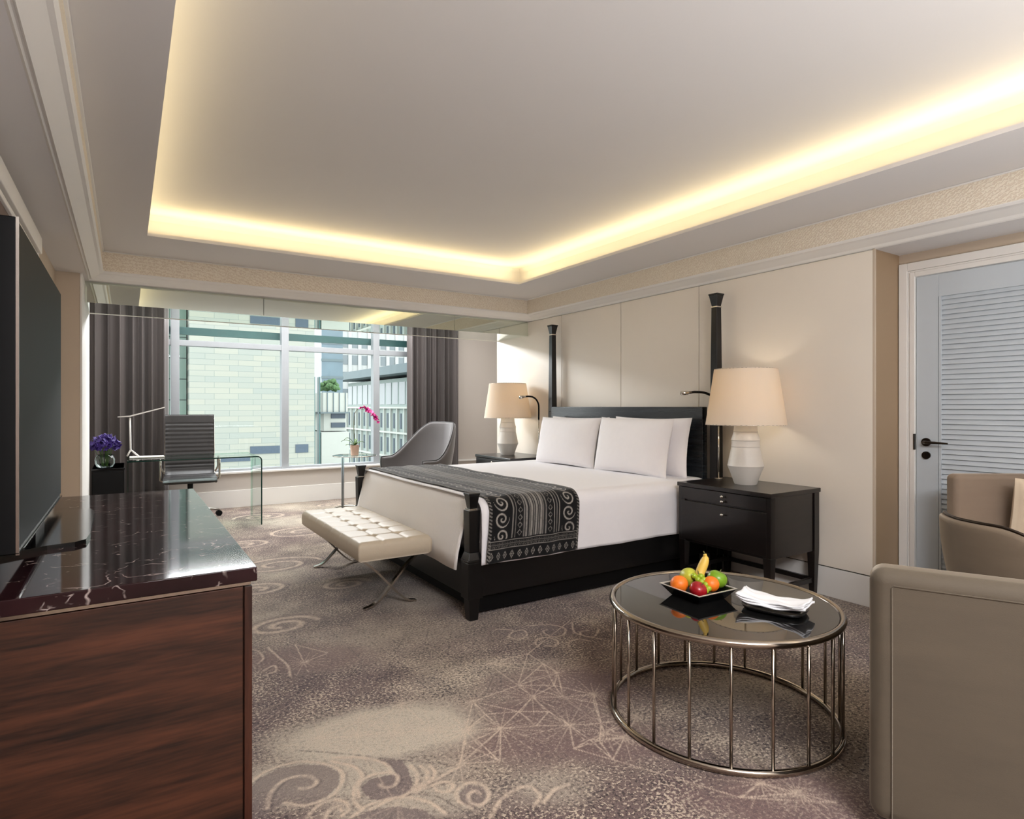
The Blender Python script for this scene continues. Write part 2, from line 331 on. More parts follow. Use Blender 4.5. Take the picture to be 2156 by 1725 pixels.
# ------------------------------------------------------------------ object helpers
def mk(name, V, F, mat, parent=None, smooth=False, loc=None):
    me = bpy.data.meshes.new(name); me.from_pydata([tuple(v) for v in V], [], F); me.validate(); me.update()
    if smooth: me.polygons.foreach_set('use_smooth', [True]*len(me.polygons))
    if mat is not None: me.materials.append(mat)
    o = bpy.data.objects.new(name, me); COL.objects.link(o)
    if parent: o.parent = parent
    if loc: o.location = loc
    return o
class MB:
    def __init__(s): s.V = []; s.F = []
    def add(s, V, F):
        n = len(s.V); s.V += [tuple(v) for v in V]; s.F += [tuple(i+n for i in f) for f in F]; return s
    def box(s, x0, x1, y0, y1, z0, z1):
        V = [(x, y, z) for z in (z0, z1) for y in (y0, y1) for x in (x0, x1)]
        return s.add(V, [(0, 2, 3, 1), (4, 5, 7, 6), (0, 1, 5, 4), (2, 6, 7, 3), (0, 4, 6, 2), (1, 3, 7, 5)])
    def tube(s, pts, r, n=12, cap=True):
        pts = [Vector(p) for p in pts]; N = len(pts)
        rs = r if isinstance(r, (list, tuple)) else [r]*N
        V = []; up = Vector((0, 0, 1)); t0 = (pts[1]-pts[0]).normalized()
        if abs(t0.dot(up)) > .95: up = Vector((1, 0, 0))
        u = t0.cross(up).normalized()
        for i, p in enumerate(pts):
            t = (pts[min(i+1, N-1)]-pts[max(i-1, 0)]).normalized()
            u = (u - t*u.dot(t)).normalized(); v = t.cross(u)
            for k in range(n):
                a = 2*PI*k/n; V.append(p+(u*math.cos(a)+v*math.sin(a))*rs[i])
        F = [(i*n+k, i*n+(k+1) % n, (i+1)*n+(k+1) % n, (i+1)*n+k) for i in range(N-1) for k in range(n)]
        if cap: F += [tuple(range(n))[::-1], tuple((N-1)*n+k for k in range(n))]
        return s.add(V, F)
    def ring(s, cx, cy, z, R, r, n=72, m=10, sz=1):
        V = []; F = []
        for i in range(n):
            a = 2*PI*i/n
            for k in range(m):
                b = 2*PI*k/m; q = R+r*math.cos(b)
                V.append((cx+q*math.cos(a), cy+q*math.sin(a), z+sz*r*math.sin(b)))
        for i in range(n):
            for k in range(m):
                F.append((i*m+k, ((i+1) % n)*m+k, ((i+1) % n)*m+(k+1) % m, i*m+(k+1) % m))
        return s.add(V, F)
    def lathe(s, prof, n=48, cx=0, cy=0):
        V = []; F = []
        for r, z in prof:
            for k in range(n):
                a = 2*PI*k/n; V.append((cx+r*math.cos(a), cy+r*math.sin(a), z))
        for i in range(len(prof)-1):
            for k in range(n):
                F.append((i*n+k, i*n+(k+1) % n, (i+1)*n+(k+1) % n, (i+1)*n+k))
        if prof[0][0] > 1e-4: F.append(tuple(range(n))[::-1])
        if prof[-1][0] > 1e-4: F.append(tuple((len(prof)-1)*n+k for k in range(n)))
        return s.add(V, F)
    def frustum(s, cx, cy, z0, z1, a0, b0, a1, b1):
        V = [(cx+sx*a0, cy+sy*b0, z0) for sy in (-1, 1) for sx in (-1, 1)]+[(cx+sx*a1, cy+sy*b1, z1) for sy in (-1, 1) for sx in (-1, 1)]
        return s.add(V, [(0, 2, 3, 1), (4, 5, 7, 6), (0, 1, 5, 4), (2, 6, 7, 3), (0, 4, 6, 2), (1, 3, 7, 5)])
    def ball(s, c, r, n=16, m=10, f=None):
        V = []; F = []
        for i in range(m+1):
            ph = PI*i/m
            for k in range(n):
                a = 2*PI*k/n; d = Vector((math.sin(ph)*math.cos(a), math.sin(ph)*math.sin(a), math.cos(ph)))
                if f: d = f(d)
                V.append((c[0]+d.x*r, c[1]+d.y*r, c[2]+d.z*r))
        for i in range(m):
            for k in range(n): F.append((i*n+k, (i+1)*n+k, (i+1)*n+(k+1) % n, i*n+(k+1) % n))
        return s.add(V, F)
    def build(s, name, mat, parent=None, smooth=False, bevel=0, seg=2, loc=None, solid=0, sub=0):
        o = mk(name, s.V, s.F, mat, parent, smooth or bevel > 0, loc)
        if solid:
            md = o.modifiers.new('solid', 'SOLIDIFY'); md.thickness = solid; md.offset = 0
        if bevel:
            md = o.modifiers.new('bevel', 'BEVEL'); md.width = bevel; md.segments = seg; md.limit_method = 'ANGLE'; md.angle_limit = .6
            wn = o.modifiers.new('wn', 'WEIGHTED_NORMAL'); wn.keep_sharp = False
        if sub:
            md = o.modifiers.new('sub', 'SUBSURF'); md.levels = sub; md.render_levels = sub
        return o
def box(name, b, mat, parent=None, bevel=0, seg=2):
    return MB().box(*b).build(name, mat, parent, bevel=bevel, seg=seg)
def struct(o): o['kind'] = 'structure'; return o
def tag(o, label, cat, group=None):
    o['label'] = label; o['category'] = cat
    if group: o['group'] = group
    return o
def thing(name, label, cat, loc=(0, 0, 0), rz=0, group=None):
    o = bpy.data.objects.new(name, None); COL.objects.link(o); o.location = loc; o.rotation_euler = (0, 0, rz)
    o.empty_display_size = .1
    return tag(o, label, cat, group)
def kids(o, allobj):
    return [x for x in allobj if x.parent == o]
def dup(root, loc, rz=None, label=None):
    allobj = list(COL.objects)
    def rec(o, par):
        c = o.copy(); COL.objects.link(c)
        if par: c.parent = par
        for k in kids(o, allobj): rec(k, c)
        return c
    r = rec(root, None); r.location = loc
    if rz is not None: r.rotation_euler = (0, 0, rz)
    if label: r['label'] = label
    return r
def autosmooth(o, ang=35):
    me = o.data
    me.polygons.foreach_set('use_smooth', [True]*len(me.polygons))
    md = o.modifiers.new('es', 'EDGE_SPLIT'); md.split_angle = math.radians(ang)
    return o

# ================================================================== SETTING
ZC = 2.229
# ---- carpet
def uv_floor(px, py):
    d = 1266*1.25/(py-857); t = (px-1078)/1266
    return (d*(ST+t*CT), d*(CT-t*ST))
def smooth_noise(x, y, seed, octs=4, sc=1.0):
    r = np.random.default_rng(seed); out = np.zeros_like(x); amp = 1; tot = 0
    for o in range(octs):
        G = r.random((64, 64)); fx = x*sc+r.random()*50+500; fy = y*sc+r.random()*50+500
        ix = np.floor(fx).astype(int); iy = np.floor(fy).astype(int); tx = fx-ix; ty = fy-iy
        tx = tx*tx*(3-2*tx); ty = ty*ty*(3-2*ty)
        g = lambda a, b: G[a % 64, b % 64]
        out += amp*((g(ix, iy)*(1-tx)+g(ix+1, iy)*tx)*(1-ty)+(g(ix, iy+1)*(1-tx)+g(ix+1, iy+1)*tx)*ty)
        tot += amp; amp *= .55; sc *= 2.03
    return out/tot
def carpet_axis(segs):
    out = []
    for a, b, st in segs:
        n = max(1, int(round((b-a)/st))); out += list(np.linspace(a, b, n, endpoint=False))
    out.append(segs[-1][1]); return np.array(out)
def grid_axes():
    ax = carpet_axis([(-1.5, .25, .1), (.25, 3.3, .0055), (3.3, 5.1, .05)])
    ay = carpet_axis([(-3.1, .85, .2), (.85, 3.3, .0055), (3.3, 5.2, .011), (5.2, 8.35, .02)])
    return ax, ay
AX, AY = grid_axes()
GX, GY = np.meshgrid(AX, AY)
light = np.zeros_like(GX); dark = np.zeros_like(GX); cream = np.zeros_like(GX)
def stroke(arr, pts, wdt, val=1.0):
    wl = wdt if isinstance(wdt, (list, np.ndarray)) else [wdt]*len(pts)
    for i in range(len(pts)-1):
        (x0, y0), (x1, y1) = pts[i], pts[i+1]; ww = max(wl[i], wl[i+1])
        i0, i1 = np.searchsorted(AX, [min(x0, x1)-2*ww, max(x0, x1)+2*ww]); j0, j1 = np.searchsorted(AY, [min(y0, y1)-2*ww, max(y0, y1)+2*ww])
        if i1 <= i0 or j1 <= j0: continue
        X = GX[j0:j1, i0:i1]; Y = GY[j0:j1, i0:i1]; dx, dy = x1-x0, y1-y0; L = dx*dx+dy*dy+1e-12
        t = np.clip(((X-x0)*dx+(Y-y0)*dy)/L, 0, 1); D = np.hypot(X-x0-t*dx, Y-y0-t*dy)
        wv = wl[i]+(wl[i+1]-wl[i])*t
        a = np.clip(1.5-D/wv, 0, 1)*val
        arr[j0:j1, i0:i1] = np.maximum(arr[j0:j1, i0:i1], a)
def P(L, org=(520, 1200), sc=2.629): return [uv_floor(org[0]+x/sc, org[1]+y/sc) for x, y in L]
def curve(pts, n=10):
    out = []; p = [np.array(q) for q in pts]; p = [2*p[0]-p[1]]+p+[2*p[-1]-p[-2]]
    for i in range(1, len(p)-2):
        for k in range(n):
            t = k/n
            out.append(tuple(.5*(2*p[i]+(p[i+1]-p[i-1])*t+(2*p[i-1]-5*p[i]+4*p[i+1]-p[i+2])*t*t+(3*p[i]-p[i-1]-3*p[i+1]+p[i+2])*t**3)))
    out.append(tuple(p[-2])); return out
# cream patch and other broad fields
def blob(arr, cx, cy, rx, ry, ang, val, soft=.5):
    c, s_ = math.cos(ang), math.sin(ang); u = ((GX-cx)*c+(GY-cy)*s_)/rx; v = (-(GX-cx)*s_+(GY-cy)*c)/ry
    d = np.hypot(u, v)+.5*(smooth_noise(GX, GY, 3, 4, 6)-.5)
    a = np.clip((1+soft-d)/(2*soft), 0, 1)*val; arr[:] = np.maximum(arr, a)
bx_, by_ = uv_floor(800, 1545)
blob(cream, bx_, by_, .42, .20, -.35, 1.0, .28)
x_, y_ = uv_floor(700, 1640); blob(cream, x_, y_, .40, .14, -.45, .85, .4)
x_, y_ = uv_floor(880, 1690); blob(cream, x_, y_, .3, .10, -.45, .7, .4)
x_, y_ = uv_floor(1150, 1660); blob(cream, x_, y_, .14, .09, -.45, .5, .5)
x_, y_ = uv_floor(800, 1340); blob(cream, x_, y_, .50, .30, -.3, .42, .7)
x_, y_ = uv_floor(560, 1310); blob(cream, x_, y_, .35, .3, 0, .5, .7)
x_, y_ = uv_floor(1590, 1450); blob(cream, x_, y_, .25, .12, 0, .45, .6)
for q in range(16):
    blob(cream, rng.uniform(0, 4), rng.uniform(3.4, 8.2), rng.uniform(.2, .5), rng.uniform(.12, .3), rng.uniform(0, 3), rng.uniform(.35, .8), .5)
# star network: rays from nodes, nodes joined to neighbours
stars = [(1720, 570, 1), (1580, 705, 1.2), (1405, 880, 1.4), (1785, 860, 1.3), (1600, 865, .8), (1505, 785, .7), (1320, 800, .8), (1210, 890, 1), (1205, 965, .8),
         (1180, 1075, 1.1), (1670, 785, .8), (1750, 705, .8), (1920, 690, 1), (1980, 905, .9), (1900, 940, .7), (2090, 930, .9), (1810, 990, .7), (1250, 730, .9), (1555, 465, .8),
         (1640, 520, .7), (1790, 280, .8), (1400, 1060, .7), (1330, 520, .7), (1500, 640, .6), (1960, 850, .7), (1700, 640, .6)]
starp = [(uv_floor(520+x/2.629, 1200+y/2.629), s_) for x, y, s_ in stars]
starp += [(uv_floor(1340, 1510), 1), (uv_floor(1262, 1560), .8), (uv_floor(1290, 1600), .7), (uv_floor(1250, 1480), .7), (uv_floor(1600, 1650), 1), (uv_floor(1560, 1680), .8), (uv_floor(1680, 1670), .9),
          (uv_floor(1760, 1690), .8), (uv_floor(640, 1395), .9), (uv_floor(622, 1358), .8), (uv_floor(690, 1375), .7)]
creamstars = [(uv_floor(520+x/2.629, 1200+y/2.629), 1.1) for x, y in [(610, 915), (400, 935), (1020, 890), (820, 905), (640, 830), (860, 740)]]
for L_ in (starp, creamstars):
    for (p, s_) in L_:
        if s_ < .85: continue
        nr = 16; a0 = rng.random()*PI
        for k in range(nr):
            a = a0+2*PI*k/nr; r_ = .15*s_*rng.uniform(.65, 1.1)
            stroke(light, [p, (p[0]+r_*math.cos(a), p[1]+r_*math.sin(a))], [.0024, .0013], .7 if L_ is starp else .5)
        stroke(light, [p, (p[0]+.001, p[1])], .005, .8)
    for i, (p, _) in enumerate(L_):
        ds = sorted([(math.dist(p, q[0]), j) for j, q in enumerate(L_) if j != i])[:4]
        for d_, j in ds:
            if d_ < .55: stroke(light, [p, L_[j][0]], .0026, 1.0 if L_ is starp else .5)
# extra faint lines scattered over the rest of the carpet
pts = [(rng.uniform(.3, 4.1), rng.uniform(1.0, 8.2)) for _ in range(150)]
for i, p in enumerate(pts):
    tgt, vv = (dark, .75) if i % 2 else (light, .4)
    for d_, j in sorted([(math.dist(p, q), j) for j, q in enumerate(pts) if j != i])[:3]:
        if d_ < .5: stroke(tgt, [p, pts[j]], .0028, vv)
    for k in range(7):
        a = k*2*PI/7+i; stroke(tgt, [p, (p[0]+.09*math.cos(a), p[1]+.09*math.sin(a))], .0025, vv*.8)
# dark angular lines left of the stars
for L in [[(560, 430), (640, 500), (620, 580)], [(690, 400), (810, 480), (760, 600)], [(880, 340), (810, 480), (900, 560)], [(1000, 340), (970, 490), (1060, 440)], [(1130, 340), (1110, 480)],
          [(1260, 330), (1255, 490), (1250, 620)], [(640, 500), (810, 480), (970, 490), (1110, 480), (1255, 490)], [(900, 560), (1040, 700)], [(1400, 560), (1410, 690)], [(560, 600), (620, 580), (760, 600)]]:
    stroke(dark, P(L), .0035, .8)
# scrolls (outline light, with a dark shadow line alongside)
plum = np.zeros_like(GX)
def fill(arr, L, val=.6):
    p = P(L); n = len(p); xs = [q[0] for q in p]; ys = [q[1] for q in p]
    inside = np.zeros_like(GX, bool)
    for i in range(n):
        x0, y0 = p[i]; x1, y1 = p[(i+1) % n]
        if y0 == y1: continue
        c = ((GY >= min(y0, y1)) & (GY < max(y0, y1))) & (GX < x0+(GY-y0)*(x1-x0)/(y1-y0)); inside ^= c
    arr[inside] = np.maximum(arr[inside], val)
fill(plum, [(0, 1240), (60, 1160), (180, 1100), (300, 1080), (430, 1080), (510, 1120), (510, 1190), (440, 1260), (330, 1300), (200, 1290), (130, 1330), (110, 1380), (0, 1380)], .75)
fill(plum, [(720, 1050), (860, 1055), (890, 1100), (915, 1180), (900, 1250), (780, 1280), (680, 1270), (630, 1210), (680, 1160), (770, 1140), (830, 1130), (800, 1090)], .95)
fill(plum, [(590, 1380), (680, 1330), (830, 1310), (980, 1330), (1050, 1380)], .9)
fill(plum, [(1170, 1240), (1230, 1190), (1310, 1210), (1330, 1270), (1260, 1320), (1190, 1300)], .8)
fill(plum, [(1380, 330), (1500, 310), (1700, 310), (1760, 340), (1700, 365), (1590, 350), (1500, 380), (1410, 360)], .9)
fill(plum, [(1600, 400), (1680, 380), (1710, 405), (1640, 425)], .7)
scr = [[(0, 1190), (120, 1110), (280, 1065), (430, 1075), (520, 1115), (520, 1190), (450, 1260), (320, 1305), (210, 1290)],
       [(110, 1320), (130, 1240), (190, 1175), (270, 1145), (350, 1145), (385, 1175), (350, 1205), (290, 1212)],
       [(470, 1060), (590, 1090), (635, 1140), (600, 1200), (595, 1280), (640, 1330)],
       [(480, 1040), (640, 1040), (760, 1070), (800, 1120)],
       [(620, 1260), (615, 1200), (660, 1150), (760, 1125), (830, 1140), (820, 1190), (760, 1205), (735, 1190)],
       [(905, 1085), (940, 1130), (935, 1190), (880, 1245), (790, 1275), (680, 1330)],
       [(960, 1085), (1000, 1120), (985, 1170), (920, 1230), (1010, 1200), (1090, 1175), (1140, 1190), (1120, 1225), (1060, 1225), (1040, 1200)],
       [(1010, 1085), (1040, 1120), (1020, 1160), (940, 1230)],
       [(940, 1215), (1080, 1140), (1190, 1085)],
       [(1240, 1320), (1170, 1280), (1165, 1220), (1230, 1180), (1310, 1195), (1340, 1250), (1300, 1300), (1240, 1290), (1225, 1250), (1260, 1225), (1290, 1240)],
       [(580, 1370), (680, 1300), (850, 1260), (1000, 1285), (1100, 1350)],
       [(330, 1370), (390, 1310), (480, 1275), (550, 1290), (560, 1330), (520, 1365)], [(430, 1375), (460, 1330), (510, 1310), (525, 1335)],
       [(1350, 1370), (1400, 1280), (1480, 1220), (1560, 1200), (1620, 1250), (1590, 1310)], [(1640, 1290), (1700, 1220), (1780, 1190)],
       [(1380, 330), (1470, 335), (1450, 370), (1510, 385), (1550, 360), (1530, 335), (1480, 340)], [(1560, 310), (1680, 305), (1760, 325), (1750, 360), (1690, 370), (1640, 345), (1660, 330)],
       [(1600, 415), (1600, 390), (1660, 375), (1720, 395), (1700, 425), (1650, 420)], [(1950, 330), (1920, 370), (1860, 365), (1845, 345), (1890, 335)], [(1800, 290), (1820, 350), (1960, 385)],
       [(1780, 430), (1790, 395), (1850, 385), (1900, 395)], [(0, 440), (60, 450), (90, 490), (60, 520)], [(115, 430), (170, 480), (225, 530), (240, 590)], [(90, 560), (150, 530), (160, 560), (120, 575)]]
for L in scr:
    big = L[0][1] > 1000
    c = curve(P(L)); stroke(light, c, .007 if big else .0055, .85)
    stroke(dark, [(x+.012, y-.009) for x, y in c], .004, .55)
stroke(dark, curve(P([(270, 1000), (450, 1012), (640, 1030), (800, 1050), (980, 1065), (1150, 1085), (1200, 1090)])), .004, .8)
stroke(dark, curve(P([(900, 1240), (1050, 1255), (1150, 1310), (1230, 1350)])), .004, .7)
# scrolls farther off, by the bench and the window
for cx, cy, R_, dr in [(1.0, 5.0, .34, 1), (.75, 4.4, .22, -1), (1.5, 6.2, .4, 1), (.9, 5.9, .25, -1), (2.0, 7.0, .35, 1), (1.3, 7.3, .3, -1), (.75, 3.6, .2, 1), (2.9, 1.0, .2, 1), (3.2, 2.0, .2, -1), (2.2, 7.7, .2, 1), (1.3, 4.2, .18, 1)]:
    c = [(cx+dr*R_*(1-.8*k/40)*math.cos(k*.26), cy+R_*.7*(1-.8*k/40)*math.sin(k*.26)) for k in range(41)]
    stroke(plum, [(x+.02, y) for x, y in c], .05, .8); stroke(light, c, .018, .85); stroke(dark, [(x+.03, y-.01) for x, y in c], .007, .6)
n1 = smooth_noise(GX, GY, 11, 4, 1.1); n2 = smooth_noise(GX, GY, 12, 3, 14); n3 = smooth_noise(GX, GY, 13, 2, 105); n4 = smooth_noise(GX, GY, 14, 3, 2.3)
def L3(c): return np.array(lin(c))
base = L3((108, 90, 84))[None, None, :]*np.ones(GX.shape+(3,))
def mixc(b, c, a): return b*(1-a[..., None])+L3(c)[None, None, :]*a[..., None]
base = mixc(base, (98, 76, 76), np.clip((n4-.45)*5, 0, 1)*.6)
base = mixc(base, (160, 146, 128), np.clip((n1-.45)*5, 0, 1)*.6)
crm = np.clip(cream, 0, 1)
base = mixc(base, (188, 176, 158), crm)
base = mixc(base, (108, 92, 90), plum*.9)
mauve = np.zeros_like(GX)
for (px, py, rx, ry) in [(1120, 1530, .40, .26), (1200, 1450, .34, .24), (1250, 1560, .26, .16), (1650, 1680, .3, .14), (650, 1385, .3, .16)]:
    x_, y_ = uv_floor(px, py); blob(mauve, x_, y_, rx, ry, -.5, 1.0, .3)
mauve *= (1-crm)
base = mixc(base, (112, 88, 84), mauve*.9)
dk = np.clip((smooth_noise(GX, GY, 31, 4, .9)-.52)*6, 0, 1)*(1-mauve)
base = mixc(base, (84, 66, 64), dk*.6*(1-crm))
alpha = np.clip(1-.78*crm-.66*mauve-.25*plum, .08, 1)
brk = np.clip((smooth_noise(GX, GY, 15, 2, 90)-.25)*3, 0, 1)
base = mixc(base, (62, 48, 52), dark*brk*.85)
base = mixc(base, (210, 188, 166), light*(.4+.6*brk)*.9)
def grid_mesh(name, X, Y, Z, colr, mat, parent=None, alpha=None):
    h_, w_ = X.shape
    me = bpy.data.meshes.new(name)
    co = np.stack([X, Y, Z], -1).reshape(-1, 3).astype(np.float32)
    idx = np.arange(h_*w_).reshape(h_, w_)
    q = np.stack([idx[:-1, :-1], idx[:-1, 1:], idx[1:, 1:], idx[1:, :-1]], -1).reshape(-1).astype(np.int32)
    nf = (h_-1)*(w_-1)
    me.vertices.add(len(co)); me.vertices.foreach_set('co', co.ravel())
    me.loops.add(nf*4); me.loops.foreach_set('vertex_index', q)
    me.polygons.add(nf); me.polygons.foreach_set('loop_start', np.arange(nf, dtype=np.int32)*4)
    me.update(calc_edges=True)
    a = me.color_attributes.new('weave', 'FLOAT_COLOR', 'POINT')
    cc = np.ones((h_*w_, 4), np.float32); cc[:, :3] = colr.reshape(-1, 3)
    if alpha is not None: cc[:, 3] = alpha.reshape(-1)
    a.data.foreach_set('color', cc.ravel())
    me.materials.append(mat)
    o = bpy.data.objects.new(name, me); COL.objects.link(o)
    if parent: o.parent = parent
    return o
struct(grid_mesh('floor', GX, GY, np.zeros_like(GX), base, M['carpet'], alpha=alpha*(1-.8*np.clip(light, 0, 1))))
del base, n1, n2, n3, n4, brk, mauve, dk

# ---- coffered ceiling with cove
def ringloft(name, rings, mat, closed_out=None):
    V = []; F = []
    for (x0, x1, y0, y1, z) in rings: V += [(x0, y0, z), (x1, y0, z), (x1, y1, z), (x0, y1, z)]
    for i in range(len(rings)-1):
        for k in range(4):
            a = i*4+k; b = i*4+(k+1) % 4; F.append((a, b, b+4, a+4))
    return mk(name, V, F, mat)
ZU = 2.652
c_ = ringloft('ceiling', [(-.155, 3.75, -2.4, 5.538, ZS), (XL, XR, YB, YF, ZS), (XL, XR, YB, YF, ZS+.022), (XL-.015, XR+.015, YB-.015, YF+.015, ZS+.022),
                          (XL-.015, XR+.015, YB-.015, YF+.015, ZS+.006), (CX0, CX1, CY0, CY1, ZS+.006), (CX0, CX1, CY0, CY1, ZU-.03), (CX0+.03, CX1-.03, CY0+.03, CY1-.03, ZU)], M['ceil'])
n = len(c_.data.vertices)
bm_pts = [tuple(v.co) for v in c_.data.vertices]; fs = [tuple(p.vertices) for p in c_.data.polygons]; fs.append((n-4, n-3, n-2, n-1))
bpy.data.objects.remove(c_)
struct(mk('ceiling', bm_pts, fs, M['ceil']))
struct(ringloft('trim_1', [(-.155, 3.75, -2.4, 5.538, 2.284), (-.155, 3.75, -2.4, 5.538, ZS)], M['frieze']))
struct(ringloft('trim_2', [(-.250, 3.905, -2.55, 5.655, ZC), (-.242, 3.895, -2.54, 5.645, ZC-.004), (-.238, 3.888, -2.53, 5.636, ZC+.006), (-.232, 3.882, -2.52, 5.628, ZC+.006), (-.225, 3.872, -2.51, 5.618, ZC-.002),
                           (-.205, 3.858, -2.5, 5.605, ZC+.012), (-.17, 3.79, -2.43, 5.56, 2.266), (-.155, 3.765, -2.41, 5.545, 2.270), (-.145, 3.752, -2.4, 5.536, 2.280), (-.155, 3.75, -2.4, 5.538, 2.288)], M['white']))
struct(ringloft('trim_3', [(-.158, 3.753, -2.4, 5.541, ZS-.008), (-.146, 3.741, -2.39, 5.529, ZS-.006), (-.143, 3.738, -2.38, 5.526, ZS-.001)], M['white']))
# outer soffit strips around the coffer
struct(MB().box(-.60, -.245, -3.1, 5.66, ZC, ZC+.1).box(3.9, 4.35, -3.1, 1.93, ZC, ZC+.1).box(-.60, 4.3, -3.1, -2.54, ZC, ZC+.1).box(-.6, 3.95, 5.65, 6.38, ZC, ZC+.1).build('ceiling_soffit', M['ceil']))
struct(box('ceiling_bay', (-1.5, 5.1, 6.385, 8.4, 2.72, 2.82), M['ceil']))
# ---- walls
struct(box('wall_left', (-.60, -.43, -3.1, 6.40, 0, ZC), M['beige_wall']))
struct(box('trim_4', (-.43, -.418, -2.5, 4.20, .1, 2.06), M['brown_panel']))
tm = MB()
tm.box(-.43, -.395, -2.5, 4.235, 2.10, 2.19); tm.box(-.43, -.405, -2.5, 4.2, 2.06, 2.085); tm.box(-.43, -.408, 4.19, 4.235, .1, 2.10)
struct(tm.build('trim_5', M['white'], bevel=.004))
struct(box('wall_pillar', (-.43, -.285, 5.41, 6.40, 0, ZC), M['beige_wall']))
struct(box('trim_6', (-.2855, -.272, 5.405, 6.41, 0, ZC), M['white'], bevel=.002))
struct(box('wall_bay_left', (-1.5, -1.4, 6.4, 8.4, 0, 2.75), M['grey_wall']))
struct(box('wall_bay_front_left', (-1.5, -.43, 6.3, 6.40, 0, 2.75), M['grey_wall']))
struct(box('wall_bay_right', (5.0, 5.1, 6.4, 8.4, 0, 2.75), M['grey_wall']))
struct(box('wall_bay_front_right', (3.96, 5.1, 6.3, 6.41, 0, 2.75), M['grey_wall']))
struct(box('wall_bay_header', (-.43, 3.96, 6.385, 6.42, 2.075, 2.75), M['grey_wall']))
# right wall: core plus raised cream panels with fine joints
struct(box('wall_right', (3.905, 3.97, 1.94, 6.41, 0, ZC), M['dark_metal']))
pj_ = [1.925, 3.27, 4.18, 5.09, 6.413]
wp = MB()
for a, b in zip(pj_[:-1], pj_[1:]): wp.box(3.888, 3.906, a+.0032, b-.0032, .2, ZC-.006)
struct(wp.build('wall_right_panels', M['panel'], bevel=.0015, seg=1))
struct(box('baseboard_right', (3.893, 3.906, 1.925, 6.41, 0, .192), M['white'], bevel=.003))
struct(box('wall_return', (3.905, 4.35, 1.925, 2.1, 0, ZC), M['taupe']))
struct(MB().box(3.8885, 3.905, 1.915, 1.93, 0, ZC).build('trim_7', M['beige_wall'], bevel=.002))
struct(MB().box(4.214, 4.35, -3.1, .76, 0, ZC).box(4.214, 4.35, .7, 1.925, 2.17, ZC).build('wall_door_side', M['beige_wall']))
struct(box('wall_behind', (-.6, 4.35, -3.1, -3.0, 0, ZC+.1), M['grey_wall']))
# window wall
YW = 8.15
struct(MB().box(-1.5, 5.1, YW, 8.35, 0, .42).box(4.22, 5.1, YW, 8.35, .42, 2.75).box(-1.5, -1.3, YW, 8.35, .42, 2.75).box(-1.5, 5.1, YW, 8.35, 2.66, 2.75).build('wall_window_side', M['grey_wall']))
struct(box('baseboard_window', (-1.4, 5.0, YW-.018, YW, 0, .215), M['white'], bevel=.003))
struct(box('trim_8', (-1.4, 4.66, YW-.03, 8.3, .42, .445), M['white'], bevel=.004))
# window_1
wr = struct(bpy.data.objects.new('window_1', None)); COL.objects.link(wr)
xs = [-.76, .489, 1.745, 2.98, 4.17]
fr = MB()
for x in xs: fr.box(x-.045, x+.045, 8.2, 8.31, .44, 2.66)
fr.box(-1.3, 4.2, 8.205, 8.30, 1.985, 2.055); fr.box(-1.3, 4.2, 8.205, 8.30, .44, .475); fr.box(-1.3, 4.2, 8.205, 8.30, 2.62, 2.66)
fr.build('window_frame', M['alu'], wr, bevel=.004)
MB().box(-1.3, 4.2, 8.34, 8.40, 2.135, 2.225).build('sun_fin', M['teal_fin'], wr)
xe = [-1.3]+xs+[4.62]
for a, b in zip(xe[:-1], xe[1:]):
    if a > 4.1: continue
    a2 = a+.045 if a in xs else a; b2 = b-.045 if b in xs else b
    mk('window_pane', [(a2, 8.25, .475), (b2, 8.25, .475), (b2, 8.25, 1.985), (a2, 8.25, 1.985), (a2, 8.25, 2.055), (b2, 8.25, 2.055), (b2, 8.25, 2.62), (a2, 8.25, 2.62)], [(0, 1, 2, 3), (4, 5, 6, 7)], M['pane'], wr)
# mirror clad pelmet
mp_ = thing('mirror_pelmet', 'mirror clad pelmet hanging from the ceiling in front of the window bay', 'mirror', (0, 5.72, ZC))
YM = 5.72; ZM = 2.064
fp = MB()
for a, b in [(-.271, 1.03), (1.034, 2.94), (2.944, 3.886)]: fp.box(a, b, 0, .012, ZM-ZC, -.002)
fp.build('front_mirror', M['mirror'], mp_)
MB().box(-.271, 3.886, .0125, .655, ZM-ZC, ZM-ZC+.01).build('underside_mirror', M['mirror'], mp_)
MB().box(-.271, 3.886, .655, .664, ZM-ZC-.004, ZM-ZC+.02).build('edge_strip', M['white_metal'], mp_)

# ---- door
dr = struct(bpy.data.objects.new('door_1', None)); COL.objects.link(dr)
DX = 4.214
df = MB()
for (d0, d1, xo) in [(0, .05, -.022), (.05, .062, -.012), (.062, .092, -.018)]:
    ya, yb = 1.919, .78
    df.box(DX+xo, DX+.05, ya-d1, ya-d0, 0, 2.165-d0); df.box(DX+xo, DX+.05, yb-.05+d0-.03, yb-.05+d1-.03, 0, 2.165-d0); df.box(DX+xo, DX+.05, yb-.08+d0, ya-d1, 2.165-d1, 2.165-d0)
df.build('door_frame', M['white'], dr, bevel=.003)
dl = MB()
YA, YBd = 1.822, .80; LY0, LY1 = 1.70, .92; LZ0, LZ1 = .22, 1.93
dl.box(DX-.004, DX+.04, LY0, YA, .01, 2.068); dl.box(DX-.004, DX+.04, YBd, LY1, .01, 2.068)
dl.box(DX-.004, DX+.04, LY1, LY0, LZ1, 2.068); dl.box(DX-.004, DX+.04, LY1, LY0, .01, LZ0)
dl.build('door_leaf', pm('door_paint', (196, 204, 210), .45, noise=.01), dr, bevel=.002)
lv = MB(); k = 0; z = LZ0+.01
